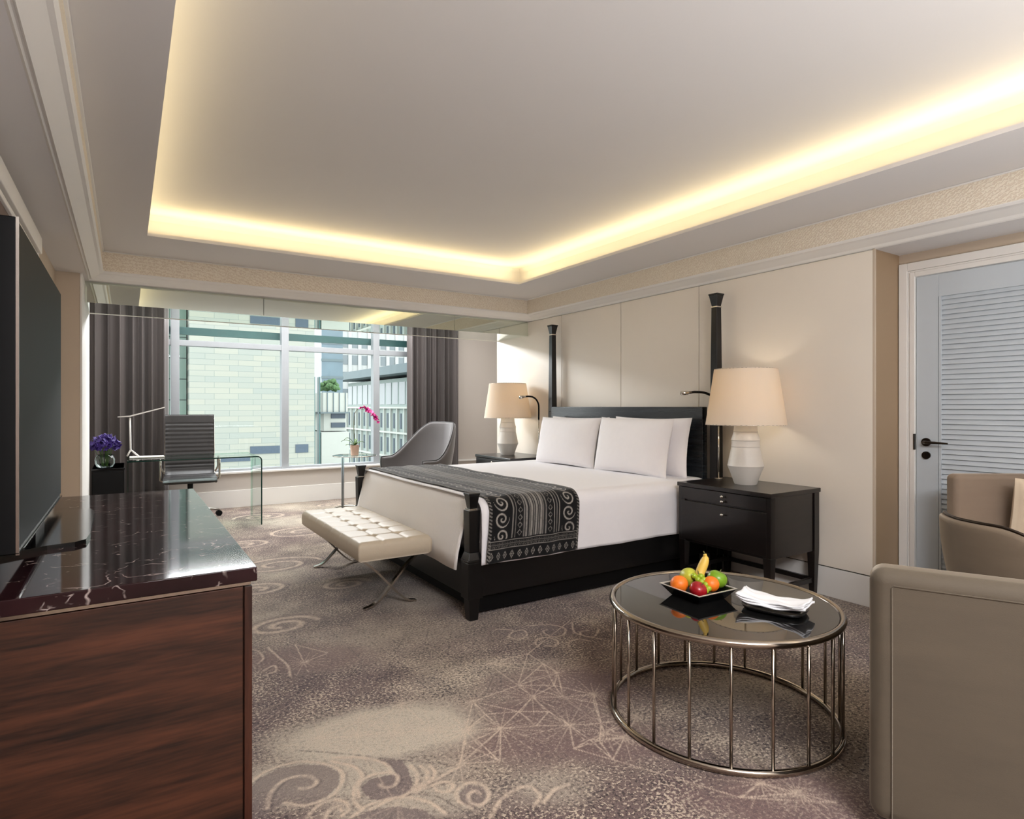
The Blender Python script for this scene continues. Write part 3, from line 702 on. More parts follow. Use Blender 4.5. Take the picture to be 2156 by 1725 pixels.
while z < LZ1-.02:
    lv.add([(DX-.002, LY1, z), (DX-.002, LY0-.012, z), (DX+.012, LY0-.012, z+.034), (DX+.012, LY1, z+.034), (DX+.003, LY1, z-.001), (DX+.003, LY0-.012, z-.001), (DX+.017, LY0-.012, z+.033), (DX+.017, LY1, z+.033)],
           [(0, 1, 2, 3), (7, 6, 5, 4), (0, 4, 5, 1), (3, 2, 6, 7)]); z += .0305
lv.box(DX-.008, DX+.002, LY0-.016, LY0-.004, LZ0, LZ1)
lv.build('louvre_panel', pm('louvre_paint', (196, 204, 210), .5, noise=.01), dr)
MB().box(DX+.03, DX+.038, LY1, LY0, LZ0, LZ1).build('backing', M['white'], dr)
hz = 1.03
h_ = MB().tube([(DX-.004, 1.765, hz), (DX-.014, 1.765, hz)], .026, 24).tube([(DX-.012, 1.765, hz), (DX-.045, 1.765, hz), (DX-.056, 1.75, hz), (DX-.058, 1.70, hz), (DX-.056, 1.63, hz-.002)], [.011, .010, .009, .008, .005], 12)
h_.build('door_handle', M['dark_metal'], dr, smooth=False)
MB().tube([(DX-.004, 1.765, .948), (DX-.014, 1.765, .948)], .024, 24).box(DX-.024, DX-.012, 1.758, 1.772, .93, .966).build('thumb_turn', M['dark_metal'], dr)
MB().box(DX-.024, DX-.004, 1.826, 1.832, .98, 1.08).build('strike_plate', M['dark_metal'], dr)

# ================================================================== CURTAINS
def curtain(name, label, x0, x1, y, folds, z0=.02, z1=2.70, seed=1):
    r = random.Random(seed); n = folds*16
    ph = [r.uniform(.7, 1.4) for _ in range(folds+2)]
    V = []; F = []; xs_ = []
    wd = [r.uniform(.55, 1.5) for _ in range(folds)]; tot = sum(wd); e = [0]
    for q in wd: e.append(e[-1]+q/tot)
    for i in range(n+1):
        k = min(folds-1, i//16); f_ = (i-16*k)/16; t = e[k]+(e[k+1]-e[k])*f_
        am = (.045+.035*wd[k])*(.7+.3*ph[k])
        dy = -am*math.sin(PI*f_)**.75+.035*(1 if k % 2 else .3)+.008*math.sin(2*PI*f_*3+k); dx = .022*wd[k]*math.sin(2*PI*f_)
        xs_.append((x0+(x1-x0)*t+dx, y+dy))
    nz = 8
    for j in range(nz+1):
        z = z0+(z1-z0)*j/nz; sp = 1+.03*(1-j/nz)
        for i, (x, yy) in enumerate(xs_):
            V.append((x0+(x-x0)*sp if False else x, y+(yy-y)*sp, z))
    for j in range(nz):
        for i in range(n): F.append((j*(n+1)+i, j*(n+1)+i+1, (j+1)*(n+1)+i+1, (j+1)*(n+1)+i))
    o = mk(name, V, F, M['curtain'], smooth=True)
    md = o.modifiers.new('s', 'SOLIDIFY'); md.thickness = .006
    return tag(o, label, 'curtain')
curtain('curtain', 'dark taupe full length curtain gathered at the left of the window, behind the desk', -.75, .415, 8.025, 11, seed=3)
curtain('curtain', 'dark taupe full length curtain gathered at the right of the window, behind the grey armchair', 3.37, 4.20, 8.025, 9, seed=8)

# ================================================================== BED
BX0, BX1, BY0, BY1 = 1.665, 3.79, 3.07, 5.13
bed = thing('bed', 'four poster bed with black wood frame and panelled headboard, dressed in white', 'bed', (BX0, BY0, 0))
def L_(b): return (b[0]-BX0, b[1]-BX0, b[2]-BY0, b[3]-BY0, b[4], b[5])
def post(x, y, tall):
    m = MB(); h = 2.115 if tall else .745
    def fr(z0, z1, a, b): m.frustum(x-BX0, y-BY0, z0, z1, a, a, b, b)
    fr(0, .13, .028, .036); fr(.13, .34, .048, .048)
    if tall:
        fr(.34, .36, .048, .036); fr(.36, 1.2, .036, .033); fr(1.2, h-.105, .033, .026); fr(h-.098, h-.012, .024, .039); fr(h-.012, h, .042, .042)
    else:
        fr(.34, .355, .048, .048); fr(.355, .40, .048, .034); fr(.40, h-.10, .033, .037); fr(h-.092, h-.012, .022, .034); fr(h-.012, h, .037, .037)
    o = m.build('post', M['bed_wood'], bed, bevel=.003)
    MB().frustum(x-BX0, y-BY0, h-.106 if tall else h-.101, h-.097 if tall else h-.091, .029, .029, .029, .029).build('metal_collar', M['chrome'], o, bevel=.001)
for x, y, t in [(1.71, 3.105, 0), (1.71, 5.095, 0), (3.80, 3.03, 1), (3.80, 5.13, 1)]: post(x, y, t)
hb = MB().box(*L_((3.745, 3.80, 3.115, 5.08, .30, 1.25)))
hb.build('headboard', wood('headboard_wood', (20, 22, 24), (44, 48, 52), .25, (1, .25, 6), 3), bed, bevel=.004)
MB().box(*L_((1.70, 3.76, 3.085, 3.125, .13, .34))).build('side_rail', M['bed_wood'], bed, bevel=.003)
MB().box(*L_((1.70, 3.76, 5.075, 5.115, .13, .34))).build('side_rail', M['bed_wood'], bed, bevel=.003)
MB().box(*L_((1.69, 1.73, 3.12, 5.08, .13, .34))).build('foot_rail', M['bed_wood'], bed, bevel=.003)
MB().box(*L_((1.78, 3.74, 3.14, 5.06, .02, .33))).build('platform', M['black'], bed)
# mattress with fitted sheet, side drop
def rbox(name, b, r, mat, parent, seg=6, noise=0):
    o = MB().box(*b).build(name, mat, parent, bevel=r, seg=seg); return o
rbox('mattress', L_((1.775, 3.74, 3.095, 5.105, .34, .69)), .07, M['sheet'], bed)
# coverlet draped over the foot and the two sides: a grid that follows the mattress
def drape(x0, x1, y0, y1, ztop, zl, foot=None, r=.07, off=.012, zfoot=.3, wav=.004, seed=0, nu=120, nv=160):
    """cross-section across the bed (y), swept along x; foot: also falls over x0"""
    ry = np.random.default_rng(seed)
    prof = []
    # arc-length profile across
    drop = ztop-zl
    pts = [(y0-off, zl), (y0-off-.004, zl+drop*.5), (y0-off, ztop-r)]
    for k in range(1, 7):
        a = PI/2*k/6; pts.append((y0-off+r*(1-math.cos(a)), ztop-r+r*math.sin(a)))
    pts += [(y0+(y1-y0)*k/8, ztop+.003*math.sin(k)) for k in range(1, 8)]
    for k in range(0, 7):
        a = PI/2*k/6; pts.append((y1+off-r*(1-math.sin(a)), ztop-r+r*math.cos(a)))
    pts += [(y1+off, ztop-r-.01), (y1+off+.004, zl+drop*.5), (y1+off, zl)]
    p = np.array(pts); s_ = np.concatenate([[0], np.cumsum(np.hypot(*np.diff(p, axis=0).T))])
    t = np.linspace(0, s_[-1], nv); Y = np.interp(t, s_, p[:, 0]); Z = np.interp(t, s_, p[:, 1])
    return t, Y, Z
def coverlet():
    nu, nv = 60, 150
    t, Y, Z = drape(0, 0, 3.095, 5.105, .700, .325, r=.085, off=.048, nv=nv)
    xs_ = np.linspace(1.742, 3.72, nu)
    X = np.repeat(xs_[None, :], nv, 0); YY = np.repeat(Y[:, None], nu, 1); ZZ = np.repeat(Z[:, None], nu, 1)
    side = (ZZ < .62)
    YY = YY+np.where(side, np.sign(YY-4.1)*(.006*np.sin(X*9+1)+.003*np.sin(X*23))*((.66-ZZ)/.3), 0)
    ZZ = ZZ+.004*(smooth_noise(X, YY, 21, 3, 3)-.5)
    V = np.stack([X-BX0, YY-BY0, ZZ], -1).reshape(-1, 3)
    F = [(j*nu+i, j*nu+i+1, (j+1)*nu+i+1, (j+1)*nu+i) for j in range(nv-1) for i in range(nu-1)]
    o = mk('coverlet', V, F, M['sheet'], bed, True); md = o.modifiers.new('s', 'SOLIDIFY'); md.thickness = .006; md.offset = 1
coverlet()
def footdrop():
    m, nt, b = newmat('ribbed_cotton'); b.inputs['Base Color'].default_value = (*lin((246, 241, 236)), 1); b.inputs['Roughness'].default_value = .85
    tc = nt.nodes.new('ShaderNodeTexCoord'); q = nt.nodes.new('ShaderNodeTexWave'); q.bands_direction = 'Y'; q.inputs['Scale'].default_value = 22; q.inputs['Distortion'].default_value = 1.5
    nt.links.new(tc.outputs['Object'], q.inputs[0]); bp = nt.nodes.new('ShaderNodeBump'); bp.inputs['Strength'].default_value = .35; bp.inputs['Distance'].default_value = .004
    nt.links.new(q.outputs[1], bp.inputs['Height']); nt.links.new(bp.outputs[0], b.inputs['Normal'])
    # falls over the foot end, slightly flared at the bottom, tucked between the posts
    prof = [(1.95, .704), (1.86, .706), (1.80, .702), (1.765, .688), (1.742, .665), (1.725, .63), (1.70, .56), (1.672, .46), (1.652, .37), (1.642, .285)]
    ys = np.linspace(3.17, 5.03, 60); V = []
    for (x, z) in prof:
        for y in ys:
            k = (.70-z)/.4; e = 1 if True else 0
            V.append((x+.006*math.sin(y*13)*k-BX0, (y+(y-4.1)*.06*(1-min(1, k*1.6)) if z > .6 else y)-BY0, z))
    n = len(ys); F = [(i*n+j, i*n+j+1, (i+1)*n+j+1, (i+1)*n+j) for i in range(len(prof)-1) for j in range(n-1)]
    o = mk('foot_drop', V, F, m, bed, True); md = o.modifiers.new('s', 'SOLIDIFY'); md.thickness = .008; md.offset = 0
footdrop()

# ---- ikat runner
def runner():
    nv, nu = 700, 200
    t, Y, Z = drape(0, 0, 3.095, 5.105, .712, .335, r=.09, off=.062, nv=nv)
    x0, x1 = 1.79, 2.46
    u = np.linspace(0, 1, nu); U, T = np.meshgrid(u, t)
    X = x0+(x1-x0)*U; YY = np.repeat(Y[:, None], nu, 1); ZZ = np.repeat(Z[:, None], nu, 1)
    # the cloth lies a little askew and hangs slightly wider at the hem
    hang = np.clip((.64-ZZ)/.3, 0, 1); near = YY < 4.1
    X = X-.03*hang*(1-U)*1.0-.02*hang*U
    YY = YY+np.where(near, -1, 1)*hang*(.006+.006*np.sin(U*22)+.004*np.sin(U*9+2))
    ZZ = ZZ+.003*np.sin(U*26)*(1-hang)+.002*np.sin(T*14)
    Ltot = t[-1]; s_ = np.minimum(T, Ltot-T)          # distance from the nearer hem
    W = (x1-x0)*U; wdt = x1-x0
    wht = np.zeros_like(U)
    def band(c, hw, soft=.0025): return np.clip((hw-np.abs(W-c))/soft+.5, 0, 1)
    body = s_ > .13
    # lengthwise stripes
    for c, hw in [(.165, .0035), (.185, .0022), (.245, .003), (.262, .006), (.285, .0022), (.30, .007), (.318, .0022), (.335, .007), (.352, .0022), (.37, .007), (.385, .0022), (.405, .003), (.47, .003), (.49, .0022), (.51, .0035)]:
        wht = np.maximum(wht, band(c, hw)*body*.75)
    wob = smooth_noise(T, W, 5, 2, 60)
    def scrolls(c, hw, period, thick):
        a = ((T/period) % 1-.5)*period; b = (W-c); fl = np.where((np.floor(T/period) % 2) > 0, 1, -1)
        rr = np.hypot(a, b*1.0)/(period*.5); th = np.arctan2(b*fl, a)
        sp = np.abs(((rr*1.6-th/(2*PI)) % 1)-.5)*2
        return np.clip((sp-thick)*9, 0, 1)*(np.abs(b) < hw)*(rr < 1.02)
    wht = np.maximum(wht, scrolls(.088, .06, .10, .62)*body)
    wht = np.maximum(wht, scrolls(.585, .06, .10, .62)*body)
    dia = np.abs(((T/.045) % 1)-.5)*2*.02+np.abs(W-.215); wht = np.maximum(wht, ((dia > .012) & (dia < .017) & body)*.6)
    dia = np.abs(((T/.045) % 1)-.5)*2*.02+np.abs(W-.438); wht = np.maximum(wht, ((dia > .012) & (dia < .017) & body)*.6)
    # cross bands at the hem
    for a, b, v in [(.118, .124, .8), (.073, .079, .8), (.098, .102, .4)]: wht = np.maximum(wht, ((s_ > a) & (s_ < b))*v)
    hb_ = (s_ < .068) & (s_ > .006); mm = (np.abs(((W/.05) % 1)-.5)*.05+np.abs(s_-.036)*.6)
    wht = np.maximum(wht, (hb_ & (mm > .010) & (mm < .0145))*.8); wht = np.maximum(wht, (hb_ & (mm < .004))*.7)
    dots = (np.sin(W*520)*np.sin(T*420) > .35); wht = np.maximum(wht, ((s_ > .082) & (s_ < .115) & dots)*.45)
    # fine fleck border along both long edges
    ed = (np.minimum(W, wdt-W) < .02); wht = np.maximum(wht, (ed & (np.sin(T*300+W*200) > .2))*.6)
    wht = wht*np.clip(.55+wob, 0, 1)
    grey = smooth_noise(T, W, 9, 3, 20)
    c = L3((19, 19, 21))[None, None, :]*(1-wht[..., None])+L3((158, 153, 146))[None, None, :]*wht[..., None]
    c = c+(body & (np.abs(W-.325) < .09))[..., None]*.018
    o = grid_mesh('bed_runner', X, YY, ZZ, c, M['ikat'])
    me = o.data; me.polygons.foreach_set('use_smooth', [True]*len(me.polygons))
    md = o.modifiers.new('s', 'SOLIDIFY'); md.thickness = .005; md.offset = 1
    tag(o, 'black and white ikat patterned runner laid across the foot of the bed', 'bed runner')
runner()

# ---- pillows
def pillow(label, cx, cy, w, h, th, lean, z0, seed, tw=0.0):
    n = 26; V = []; F = []; r = np.random.default_rng(seed); q1, q2 = r.uniform(0, 6, 2)
    def P_(i, j, sgn):
        u = -1+2*i/n; v = -1+2*j/n
        k = (1-abs(u)**2.6)*(1-abs(v)**2.6); b = max(0, k)**.42
        ear = 1-.055*(1-v*v)*(1 if True else 0); ear2 = 1-.06*(1-u*u)
        x = u*w/2*ear; y = v*h/2*ear2
        d = sgn*th/2*b*(1+.05*math.sin(3*u+q1)*math.cos(2.5*v+q2))
        return x, y, d
    for sgn in (1, -1):
        for j in range(n+1):
            for i in range(n+1):
                x, y, d = P_(i, j, sgn); V.append((d, x, y+h/2))
    m = n+1
    for s_, o_ in ((0, 0), (1, m*m)):
        for j in range(n):
            for i in range(n):
                f = (o_+j*m+i, o_+j*m+i+1, o_+(j+1)*m+i+1, o_+(j+1)*m+i); F.append(f if s_ == 0 else f[::-1])
    for i in range(n):
        F.append((i, m*m+i, m*m+i+1, i+1)); F.append((n*m+i, n*m+i+1, m*m+n*m+i+1, m*m+n*m+i))
        F.append((i*m, (i+1)*m, m*m+(i+1)*m, m*m+i*m)); F.append((i*m+n, m*m+i*m+n, m*m+(i+1)*m+n, (i+1)*m+n))
    o = mk('pillow', V, F, M['pillow'], None, True); o.location = (cx, cy, z0); o.rotation_euler = (0, lean, tw)
    return tag(o, label, 'pillow', 'white pillows against the headboard')
PZ = .70
pillow('white pillow standing in front on the window side of the bed', 3.445, 4.49, .86, .46, .17, .20, PZ, 1, .03)
pillow('white pillow standing in front, nearest the large bedside lamp', 3.445, 3.63, .86, .47, .18, .20, PZ, 2, -.02)
pillow('white pillow hidden behind the front pillow on the window side', 3.61, 4.52, .86, .46, .14, .13, PZ, 3)
pillow('white pillow half showing behind the front pillow nearest the large lamp', 3.61, 3.58, .86, .47, .15, .13, PZ, 4)

# ================================================================== NIGHTSTANDS
def nightstand(label, y0):
    t = thing('nightstand', label, 'nightstand', (3.33, y0, 0), 0, 'dark wood nightstands beside the bed')
    W, Dp, H = .735, .535, .715
    MB().box(-.006, Dp, -.006, W+.006, H-.028, H).build('top', M['dark_wood'], t, bevel=.003)
    b = MB().box(.018, Dp-.005, .012, W-.012, .30, H-.028); b.build('body', M['dark_wood'], t, bevel=.002)
    for (z0, z1, kz) in ((.60, .683, (.655, .622)), (.32, .59, (.535,))):
        d = MB().box(.0, .019, .03, W-.03, z0, z1).build('drawer', M['dark_wood'], t, bevel=.003)
        for z in kz:
            MB().tube([(.0, W*.47, z), (-.012, W*.47, z)], .006, 12).ball((-.02, W*.47, z), .0115, 12, 8).build('knob', M['chrome'], d, smooth=True)
    for x in (.03, Dp-.03):
        for y in (.03, W-.03):
            MB().frustum(x, y, 0, .31, .017, .017, .027, .027).frustum(x, y, .31, H-.03, .027, .027, .027, .027).build('leg', M['dark_wood'], t, bevel=.002)
    MB().box(.03, Dp-.03, .02, .045, .09, .12).box(.03, Dp-.03, W-.045, W-.02, .09, .12).box(.02, .045, .03, W-.03, .09, .12).box(Dp-.045, Dp-.02, .03, W-.03, .09, .12).build('stretcher', M['dark_wood'], t, bevel=.002)
    return t
ns = nightstand('dark espresso nightstand in front of the cream wall, nearest the door', 2.25)
dup(ns, (3.33, 5.22, 0), None, 'dark espresso nightstand on the far side of the bed, by the window')

# ---- table lamps
def lamp(label, x, y, z):
    t = thing('table_lamp', label, 'table lamp', (x, y, z), 0, 'white ceramic bedside lamps')
    prof = [(.0, 0), (.074, 0), (.078, .006), (.100, .07), (.121, .120), (.124, .128), (.121, .136), (.108, .20), (.098, .245), (.0955, .255), (.0975, .262), (.0955, .27), (.094, .30), (.098, .305), (.0965, .312), (.085, .345), (.081, .36), (.083, .366), (.080, .372), (.078, .41), (.06, .43), (.02, .44)]
    prof = [(r*.97, zz) for r, zz in prof]
    autosmooth(MB().lathe(prof, 56).build('base', M['ceramic'], t), 25)
    MB().tube([(0, 0, .44), (0, 0, .60)], .007, 10).build('stem', M['chrome'], t)
    MB().ball((0, 0, .60), .03, 16, 10).build('bulb', pm('bulb_glow', (255, 240, 210), .4, emit=(1, .88, .70, BULB)), t, smooth=True)
    n = 64; V = []; F = []
    for (r, zz) in ((.266, .41), (.208, .798), (.205, .798), (.263, .41)):
        for k in range(n): V.append((r*math.cos(2*PI*k/n), r*math.sin(2*PI*k/n), zz))
    for i in range(4):
        for k in range(n): F.append((i*n+k, i*n+(k+1) % n, ((i+1) % 4)*n+(k+1) % n, ((i+1) % 4)*n+k))
    s = mk('lamp_shade', V, F, M['shade'], t); autosmooth(s, 40)
    for q_ in ((.795, .207), (.413, .264)): MB().ring(0, 0, q_[0], q_[1], .002, 48, 6).build('shade_ring', M['nickel'], t, smooth=True)
    return t
BULB = 40.0
lp = lamp('large white ceramic table lamp with linen shade on the nightstand nearest the door', 3.62, 2.64, .715)
dup(lp, (3.61, 5.72, .715), .4, 'white ceramic table lamp with linen shade on the far nightstand by the window')

# ---- gooseneck reading lights on the nightstands
def reader(label, y, sg):
    t = thing('reading_light', label, 'reading light', (3.72, y, .715), 0, 'gooseneck reading lights on the nightstands')
    MB().lathe([(0, 0), (.03, 0), (.03, .006), (.0, .008)], 24).build('foot', M['chrome'], t, smooth=True)
    MB().tube([(0, 0, .005), (0, 0, .40)], .006, 10).build('pole', M['chrome'], t, smooth=True)
    pts_ = [(0, 0, .40), (0, 0, .52), (-.01, sg*.005, .57), (-.05, sg*.02, .615), (-.11, sg*.04, .64), (-.18, sg*.06, .645), (-.22, sg*.07, .642)]
    MB().tube([tuple(p) for p in curve3(pts_)], .009, 12).build('gooseneck', M['black'], t, smooth=True)
    a = Vector((-.22, sg*.07, .642)); d_ = Vector((-.08, sg*.02, -.008))
    MB().tube([a, a+d_*.3, a+d_*.35, a+d_], [.010, .010, .014, .016], 16).build('head', M['chrome'], t, smooth=True)
def curve3(pts, n=8):
    out = []; p = [np.array(q, float) for q in pts]; p = [2*p[0]-p[1]]+p+[2*p[-1]-p[-2]]
    for i in range(1, len(p)-2):
        for k in range(n):
            t = k/n; out.append(.5*(2*p[i]+(p[i+1]-p[i-1])*t+(2*p[i-1]-5*p[i]+4*p[i+1]-p[i+2])*t*t+(3*p[i]-p[i-1]-3*p[i+1]+p[i+2])*t**3))
    out.append(p[-2]); return out
reader('chrome gooseneck reading light behind the large lamp, bending over the headboard', 2.945, 1)
reader('chrome gooseneck reading light arching beside the far lamp by the window', 5.27, -1)

# ================================================================== BENCH
bn = thing('bench', 'cream tufted leather bench on crossed chrome legs at the foot of the bed', 'bench', (1.163, 3.50, 0))
def bench():
    LX, LY, z0, z1 = .47, 1.36, .318, .437
    nx, ny = 44, 120; tufts = [(LX*(i+1)/3, LY*(j+1)/7) for i in range(2) for j in range(6)]
    gx = np.linspace(0, LX, nx+1); gy = np.linspace(0, LY, ny+1); X, Y = np.meshgrid(gx, gy)
    e = np.minimum(np.minimum(X, LX-X), np.minimum(Y, LY-Y)); Z = np.full_like(X, z1)-.022*np.clip(1-e/.022, 0, 1)**2
    for tx, ty in tufts:
        d = np.hypot(X-tx, Y-ty); Z -= .020*np.exp(-(d/.022)**2)
    fx = np.abs(((X/LX*3) % 1)-0); sx = np.minimum(np.abs(X-LX/3), np.abs(X-2*LX/3)); sy = np.full_like(X, 9.)
    for j in range(1, 7): sy = np.minimum(sy, np.abs(Y-LY*j/7))
    Z -= .007*np.exp(-(np.minimum(sx, sy)/.008)**2)
    V = np.stack([X, Y, Z], -1).reshape(-1, 3).tolist(); m = nx+1
    F = [(j*m+i, j*m+i+1, (j+1)*m+i+1, (j+1)*m+i) for j in range(ny) for i in range(nx)]
    rim = [j for j in range(nx+1)]+[j*m+nx for j in range(1, ny+1)]+[ny*m+i for i in range(nx-1, -1, -1)]+[j*m for j in range(ny-1, 0, -1)]
    prev = rim
    for (off, z) in ((.004, z1-.035), (.005, (z0+z1)/2), (.003, z0+.015), (-.012, z0)):
        cur = []
        for idx in rim:
            x, y, _ = V[idx]; ox = -off if x < 1e-6 else off if x > LX-1e-6 else 0; oy = -off if y < 1e-6 else off if y > LY-1e-6 else 0
            cur.append(len(V)); V.append([x+ox, y+oy, z])
        k = len(rim)
        for a in range(k): F.append((prev[a], cur[a], cur[(a+1) % k], prev[(a+1) % k]))
        prev = cur
    F.append(tuple(prev))
    cu = mk('cushion', V, F, M['cream_leather'], bn, True)
    for tx, ty in tufts:
        MB().ball((tx, ty, z1-.019), .009, 10, 6, lambda d: Vector((d.x, d.y, d.z*.45))).build('button', M['cream_leather'], cu, smooth=True)
    zz = z0-.008
    def leg(y, s):
        # flat bar: S-curve from the seat corner down to the opposite foot
        a = .045; A = (a if s > 0 else LX-a); B = (LX-.09 if s > 0 else .09)
        pts_ = curve3([(A, zz), (A+(B-A)*.22, .25), (A+(B-A)*.46, .165), (A+(B-A)*.66, .09), (A+(B-A)*.88, .025), (A+(B-A)*1.08, .005)], 8)
        V = []; F = []
        for i, p in enumerate(pts_):
            q = np.array(pts_[min(i+1, len(pts_)-1)])-np.array(pts_[max(i-1, 0)]); q = q/np.linalg.norm(q); nn = np.array([-q[1], q[0]])*.006
            for yy in (-.016, .016):
                V.append((p[0]+nn[0], y+yy, p[1]+nn[1])); V.append((p[0]-nn[0], y+yy, p[1]-nn[1]))
        for i in range(len(pts_)-1):
            b = i*4
            for (u, v) in ((0, 1), (1, 3), (3, 2), (2, 0)): F.append((b+u, b+v, b+4+v, b+4+u))
        F += [(0, 2, 3, 1), tuple(len(V)-4+k for k in (0, 1, 3, 2))]
        autosmooth(mk('leg', V, F, M['chrome'], bn), 50)
    for y in (.10, LY-.10):
        leg(y, 1); leg(y+.001, -1)
    MB().box(.03, LX-.03, .09, .11, z0-.014, z0-.001).box(.03, LX-.03, LY-.11, LY-.09, z0-.014, z0-.001).box(.03, .045, .1, LY-.1, z0-.014, z0-.001).box(LX-.045, LX-.03, .1, LY-.1, z0-.014, z0-.001).build('frame', M['chrome'], bn, bevel=.001)
bench()

# ================================================================== DRESSER + TV
dz = .80; DX0, DX1, DY0, DY1 = -.415, .3105, 1.812, 3.74
ds = thing('dresser', 'walnut dresser with burgundy marble top and television on it', 'dresser', (DX0, DY0, 0))
w_ = DX1-DX0; l_ = DY1-DY0
MB().box(0, w_, 0, l_, dz-.040, dz).build('marble_top', M['marble'], ds, bevel=.003)
MB().box(.004, w_-.016, .010, l_-.01, dz-.050, dz-.040).build('top_rail', M['nickel'], ds)
MB().box(.0, w_-.036, .012, .03, .02, dz-.054).build('end_panel', M['walnut'], ds, bevel=.001)
MB().box(w_-.032, w_-.012, .010, .034, .0, dz-.054).build('corner_post', wood('corner_walnut', (34, 16, 12), (74, 40, 28), .3, (4, 4, .6), 3), ds, bevel=.001)
MB().box(.0, w_-.03, .03, l_-.012, .02, dz-.056).build('body', M['walnut'], ds)
for i in range(4):
    y0 = .04+i*(l_-.08)/4; y1 = .04+(i+1)*(l_-.08)/4-.004
    for z0, z1 in ((.05, .40), (.404, dz-.066)):
        d = MB().box(w_-.032, w_-.012, y0, y1, z0, z1).build('drawer', M['walnut'], ds, bevel=.001)
        MB().box(w_-.012, w_-.004, (y0+y1)/2-.06, (y0+y1)/2+.06, z1-.05, z1-.04).build('drawer_pull', M['chrome'], d)
MB().box(.03, w_-.06, .05, l_-.03, 0, .02).build('plinth', M['black'], ds)
tv = thing('television', 'large black flat screen television standing on the marble dresser top', 'television', (-.24, 2.05, dz))
MB().box(-.05, -.006, -.0, 1.25, .058, .955).build('casing', M['black'], tv, bevel=.004)
MB().box(-.006, -.002, .012, 1.238, .072, .943).build('screen', M['screen'], tv)
MB().box(-.007, .001, 0, 1.25, .056, .062).box(-.007, .0, 0, .003, .06, .955).build('bezel', M['chrome'], tv)
MB().box(-.045, -.015, .50, .75, .01, .065).build('neck', M['black_gloss'], tv)
V = []; nb = 24
for z in (.0, .014):
    for (x, y) in [(-.15, .20), (-.15, 1.05), (.02, 1.12), (.11, 1.10), (.128, 1.02), (.135, .50), (.128, .38), (.10, .345), (.03, .33), (-.08, .25)]: V.append((x, y, z))
mk('stand_base', V, [tuple(range(10))[::-1], tuple(range(10, 20))]+[(i, (i+1) % 10, 10+(i+1) % 10, 10+i) for i in range(10)], M['black_gloss'], tv)

# ================================================================== COFFEE TABLE
CTX, CTY, CTR, CTZ = 2.05, 1.61, .45, .462
ct = thing('coffee_table', 'round coffee table with black glass top and champagne metal cage base', 'coffee table', (CTX, CTY, 0))
MB().ring(0, 0, CTZ-.014, CTR-.012, .014, 96, 12).build('top_ring', M['nickel'], ct, smooth=True)
autosmooth(MB().lathe([(0, CTZ-.018), (CTR-.012, CTZ-.018), (CTR-.012, CTZ-.007), (0, CTZ-.007)], 96).build('glass_top', M['dark_glass'], ct), 30)
MB().ring(0, 0, .014, CTR-.012, .013, 96, 12).build('base_ring', M['nickel'], ct, smooth=True)
for k in range(20):
    a = 2*PI*(k+.35)/20
    MB().tube([((CTR-.012)*math.cos(a), (CTR-.012)*math.sin(a), .015), ((CTR-.012)*math.cos(a), (CTR-.012)*math.sin(a), CTZ-.018)], .006, 10).build('rod', M['nickel'], ct, smooth=True)
TZ = CTZ-.007
# fruit dish and fruit
uR = Vector((CT, -ST, 0)); uD = Vector((ST, CT, 0))
fc = Vector((2.015, 1.70, TZ+.001))
fd = thing('fruit_dish', 'square black dish with silver rim holding fruit on the coffee table', 'dish', fc, math.radians(-3))
m_ = MB()
def sq(a, z): return [(-a, -a, z), (a, -a, z), (a, a, z), (-a, a, z)]
V = sq(.075, 0)+sq(.108, .042)+sq(.104, .042)+sq(.07, .008)
F = [(3, 2, 1, 0), (12, 13, 14, 15)]
for i in range(3):
    for k in range(4): F.append((i*4+k, i*4+(k+1) % 4, (i+1)*4+(k+1) % 4, (i+1)*4+k))
mk('bowl', V, F, M['black_gloss'], fd)
V = sq(.109, .0415)+sq(.112, .045)+sq(.103, .045)+sq(.1035, .040)
F = []
for i in range(4):
    for k in range(4): F.append((i*4+k, i*4+(k+1) % 4, ((i+1) % 4)*4+(k+1) % 4, ((i+1) % 4)*4+k))
mk('rim', V, F, pm('silver_rim', (226, 222, 214), .45, .6, noise=.02), fd)
def fruit(name, label, cat, r, du, dd, dzv, mat, f=None, stem_=True, group=None, rot=None):
    c = fc+uR*du+uD*dd+Vector((0, 0, dzv))
    t = thing(name, label, cat, c, 0, group)
    if rot: t.rotation_euler = rot
    MB().ball((0, 0, 0), r, 28, 18, f).build('skin', mat, t, smooth=True)
    if stem_: MB().tube([(0, 0, r*.78), (.002, 0, r*1.08)], .0018, 6).build('stalk', M['stem'], t)
    return t
def applef(d):
    s_ = math.hypot(d.x, d.y); z = d.z*.90
    if d.z > 0: z -= .24*max(0, 1-s_*1.9)
    else: z += .15*max(0, 1-s_*2.2)
    k = 1+.05*d.z; return Vector((d.x*k, d.y*k, z))
def pearf(d): return Vector((d.x*(1-.28*max(0, d.z)), d.y*(1-.28*max(0, d.z)), d.z*1.15))
o_ = lambda d: Vector((d.x, d.y, d.z*.94))
fruit('orange', 'orange at the left corner of the fruit dish', 'orange', .037, -.078, .00, .052, M['orange'], o_, False, 'oranges in the fruit dish')
fruit('orange', 'orange on the right of the grapes in the fruit dish', 'orange', .034, .050, -.014, .056, M['orange'], o_, False, 'oranges in the fruit dish')
fruit('apple', 'dark red apple at the front of the fruit dish', 'apple', .036, -.018, -.062, .046, M['apple'], applef, rot=(.5, .25, 0))
fruit('apple', 'green apple at the right back of the fruit dish', 'apple', .041, .088, .022, .066, M['green_apple'], applef, rot=(.2, .3, 0))
fruit('pear', 'yellow green pear at the back left of the fruit dish', 'pear', .040, -.022, .052, .066, M['pear'], pearf, rot=(.2, -1.1, .5))
